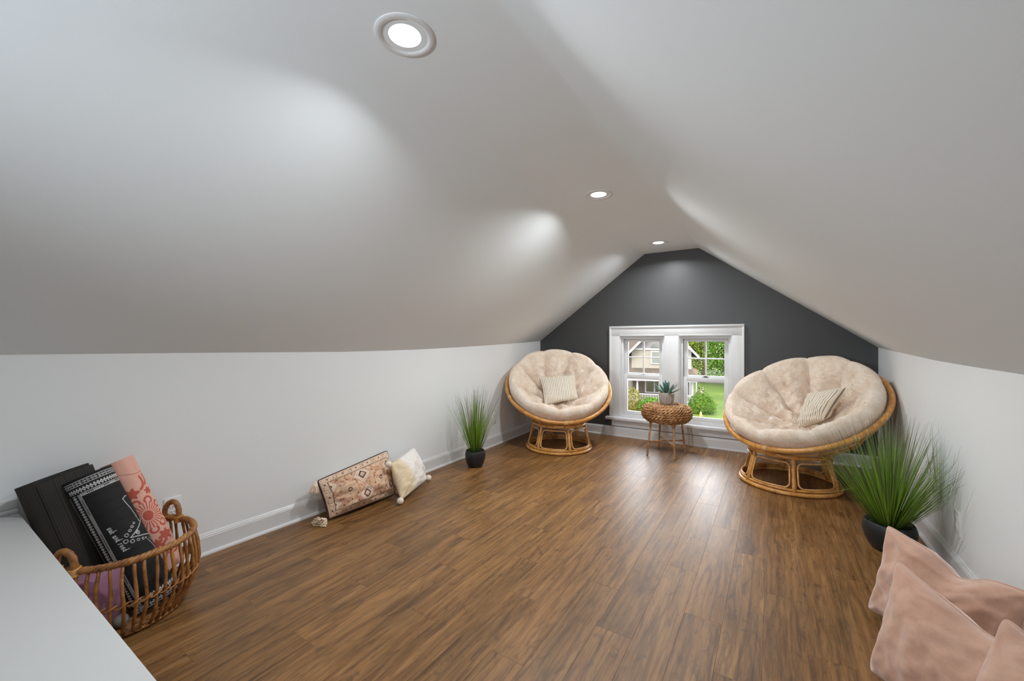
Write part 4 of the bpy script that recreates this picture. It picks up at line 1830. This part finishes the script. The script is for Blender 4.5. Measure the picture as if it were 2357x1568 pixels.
def leaf_cloud(m, cols, c, rad, n, size, tone, rnd, flowers=None):
    """n single leaves spread through a rounded, lumpy volume"""
    c = Vector(c)
    for i in range(int(n * 2.2)):
        d = Vector((rnd.gauss(0, 1), rnd.gauss(0, 1), rnd.gauss(0, 1))).normalized()
        lump = 1 + .30 * noise.noise(d * 2.3 + c * .37) + .14 * noise.noise(d * 6 + c)
        q = (.62 + .38 * rnd.random() ** .5) * lump
        p = c + Vector((d.x * rad[0] * q, d.y * rad[1] * q, d.z * rad[2] * q))
        if p.z < G + .03: p.z = G + .03 + rnd.random() * .15
        n_ = (d * .8 + Vector((rnd.uniform(-1, 1), rnd.uniform(-1, 1), rnd.uniform(-.2, 1)))).normalized()
        u = n_.orthogonal().normalized()
        u = Matrix.Rotation(rnd.uniform(0, 2 * PI), 3, n_) @ u
        w = n_.cross(u)
        s = size * .62 * rnd.uniform(.6, 1.3)
        m.add([p - u * s, p + w * s * .5, p + u * s, p - w * s * .5], [(0, 1, 2, 3)])
        k = rnd.uniform(.18, .41)
        col = [v * k for v in tone]
        if flowers and rnd.random() < flowers[0]: col = list(flowers[1])
        cols += [col] * 4


M['bark'] = fabric('bark', srgb(84, 70, 56), srgb(110, 94, 78), 30, .95, 0, .5, 6)


def shrub(pos, rad, n, size, tone, seed, label, flowers=None, cat='shrub', grp='shrubs beside the house across the lawn'):
    rnd = random.Random(seed)
    t = empty('garden_shrub', (pos[0], pos[1], G), label, cat, grp)
    m = MB(); cols = []
    leaf_cloud(m, cols, (pos[0], pos[1], G + rad[2] * .72), rad, n, size, tone, rnd, flowers)
    m.c = cols
    stuff(m.build('foliage', M['leaf_out'], t))
    m = MB()
    for k in range(5):
        a = k * 1.3
        m.tube([(pos[0] + .06 * math.cos(a), pos[1] + .06 * math.sin(a), G), (pos[0] + rad[0] * .4 * math.cos(a), pos[1] + rad[1] * .4 * math.sin(a), G + rad[2] * .9)], [.03, .015], 6)
    stuff(m.build('stems', M['bark'], t))


shrub((-4.93, 36.6), (1.05, .85, .95), 2600, .085, (.075, .175, .012), 1, 'round bright green shrub low in the right window')
shrub((-5.20, 38.6), (.55, .55, 1.15), 1200, .075, (.055, .120, .022), 2, 'flowering shrub at the house corner behind the round shrub', (.10, (.62, .42, .30)))
shrub((-10.15, 34.9), (.80, .65, 1.15), 1700, .08, (.20, .19, .035), 3, 'yellowish feathery shrub low in the left window')
shrub((-8.55, 34.6), (.95, .65, .78), 1900, .085, (.090, .215, .012), 4, 'leafy green shrub before the porch railing')
shrub((-11.7, 34.2), (.7, .6, 1.1), 1200, .08, (.11, .15, .04), 5, 'tall yellow green shrub at the far end of the porch')


def tree(pos, h, rad, n, size, tone, seed, label):
    rnd = random.Random(seed)
    x, y = pos
    gz = G + max(0, y - 55) * .012 - .1
    t = empty('garden_tree', (x, y, gz), label, 'tree', 'trees behind the lawn')
    m = MB(); m.tube([(x, y, gz), (x + .15, y, gz + h * .3), (x, y + .2, gz + h * .75)], [.32, .24, .08], 10)
    for k in range(5):
        a = k * 1.26 + seed
        m.tube([(x + .1, y, gz + h * (.3 + .06 * k)), (x + rad[0] * .6 * math.cos(a), y + rad[1] * .6 * math.sin(a), gz + h * (.5 + .06 * k))], [.12, .03], 7)
    m.build('trunk', M['bark'], t)
    m = MB(); cols = []
    for k in range(7):
        a = rnd.uniform(0, 2 * PI)
        q = rnd.uniform(.2, .75) if k else 0
        cz = gz + h - rad[2] * rnd.uniform(.7, 1.5) if k else gz + h - rad[2]
        f = rnd.uniform(.45, .7) if k else 1
        leaf_cloud(m, cols, (x + rad[0] * q * math.cos(a), y + rad[1] * q * math.sin(a), cz), (rad[0] * f, rad[1] * f, rad[2] * f), int(n * (.45 if k == 0 else .13)), size, [v * rnd.uniform(.75, 1.2) for v in tone], rnd)
    m.c = cols
    stuff(m.build('crown', M['leaf_out'], t))


tree((-3.6, 58), 9.5, (4.2, 3.6, 4.4), 6500, .20, (.085, .165, .016), 11, 'broad green tree filling the upper right window')
tree((-8.2, 62), 10.5, (4.2, 3.6, 4.8), 6000, .20, (.13, .20, .020), 12, 'lighter yellow green tree beside the house roof')
tree((1.8, 64), 11, (5.0, 4.0, 5.2), 6000, .22, (.070, .135, .016), 13, 'dark tree beyond the lawn, right of the window view')
tree((-6.0, 78), 13, (6.0, 4.5, 6.2), 6000, .26, (.06, .12, .016), 14, 'tall dark tree standing behind the lighter trees')
tree((-13.5, 70), 12, (5.2, 4.2, 5.4), 5000, .25, (.06, .12, .03), 15, 'tree standing behind the neighbour house roof')
tree((9, 74), 13, (6.2, 5, 6.0), 4500, .27, (.045, .10, .022), 16, 'tree far to the side beyond the lawn')
tree((-22, 66), 12, (5.5, 4.5, 5.5), 4500, .25, (.05, .11, .025), 17, 'tree beyond the far wing of the house')

cn = empty('garden_cone', (-4.80, 35.0, G), 'small yellow cone standing on the lawn', 'cone')
M['yellow'] = paint('yellow_plastic', dim(255, 205, 20), .4, 0)
m = MB(); m.lathe([(.13, .03), (.05, .40), (.035, .42), (0, .42)], 20, (-4.80, 35.0, G)); m.build('cone_body', M['yellow'], cn, angle=40)
m = MB(); m.box((-4.95, 35.05, G), (-4.65, 35.35, G + .035), bev=.01); m.build('cone_foot', M['yellow'], cn, angle=40)
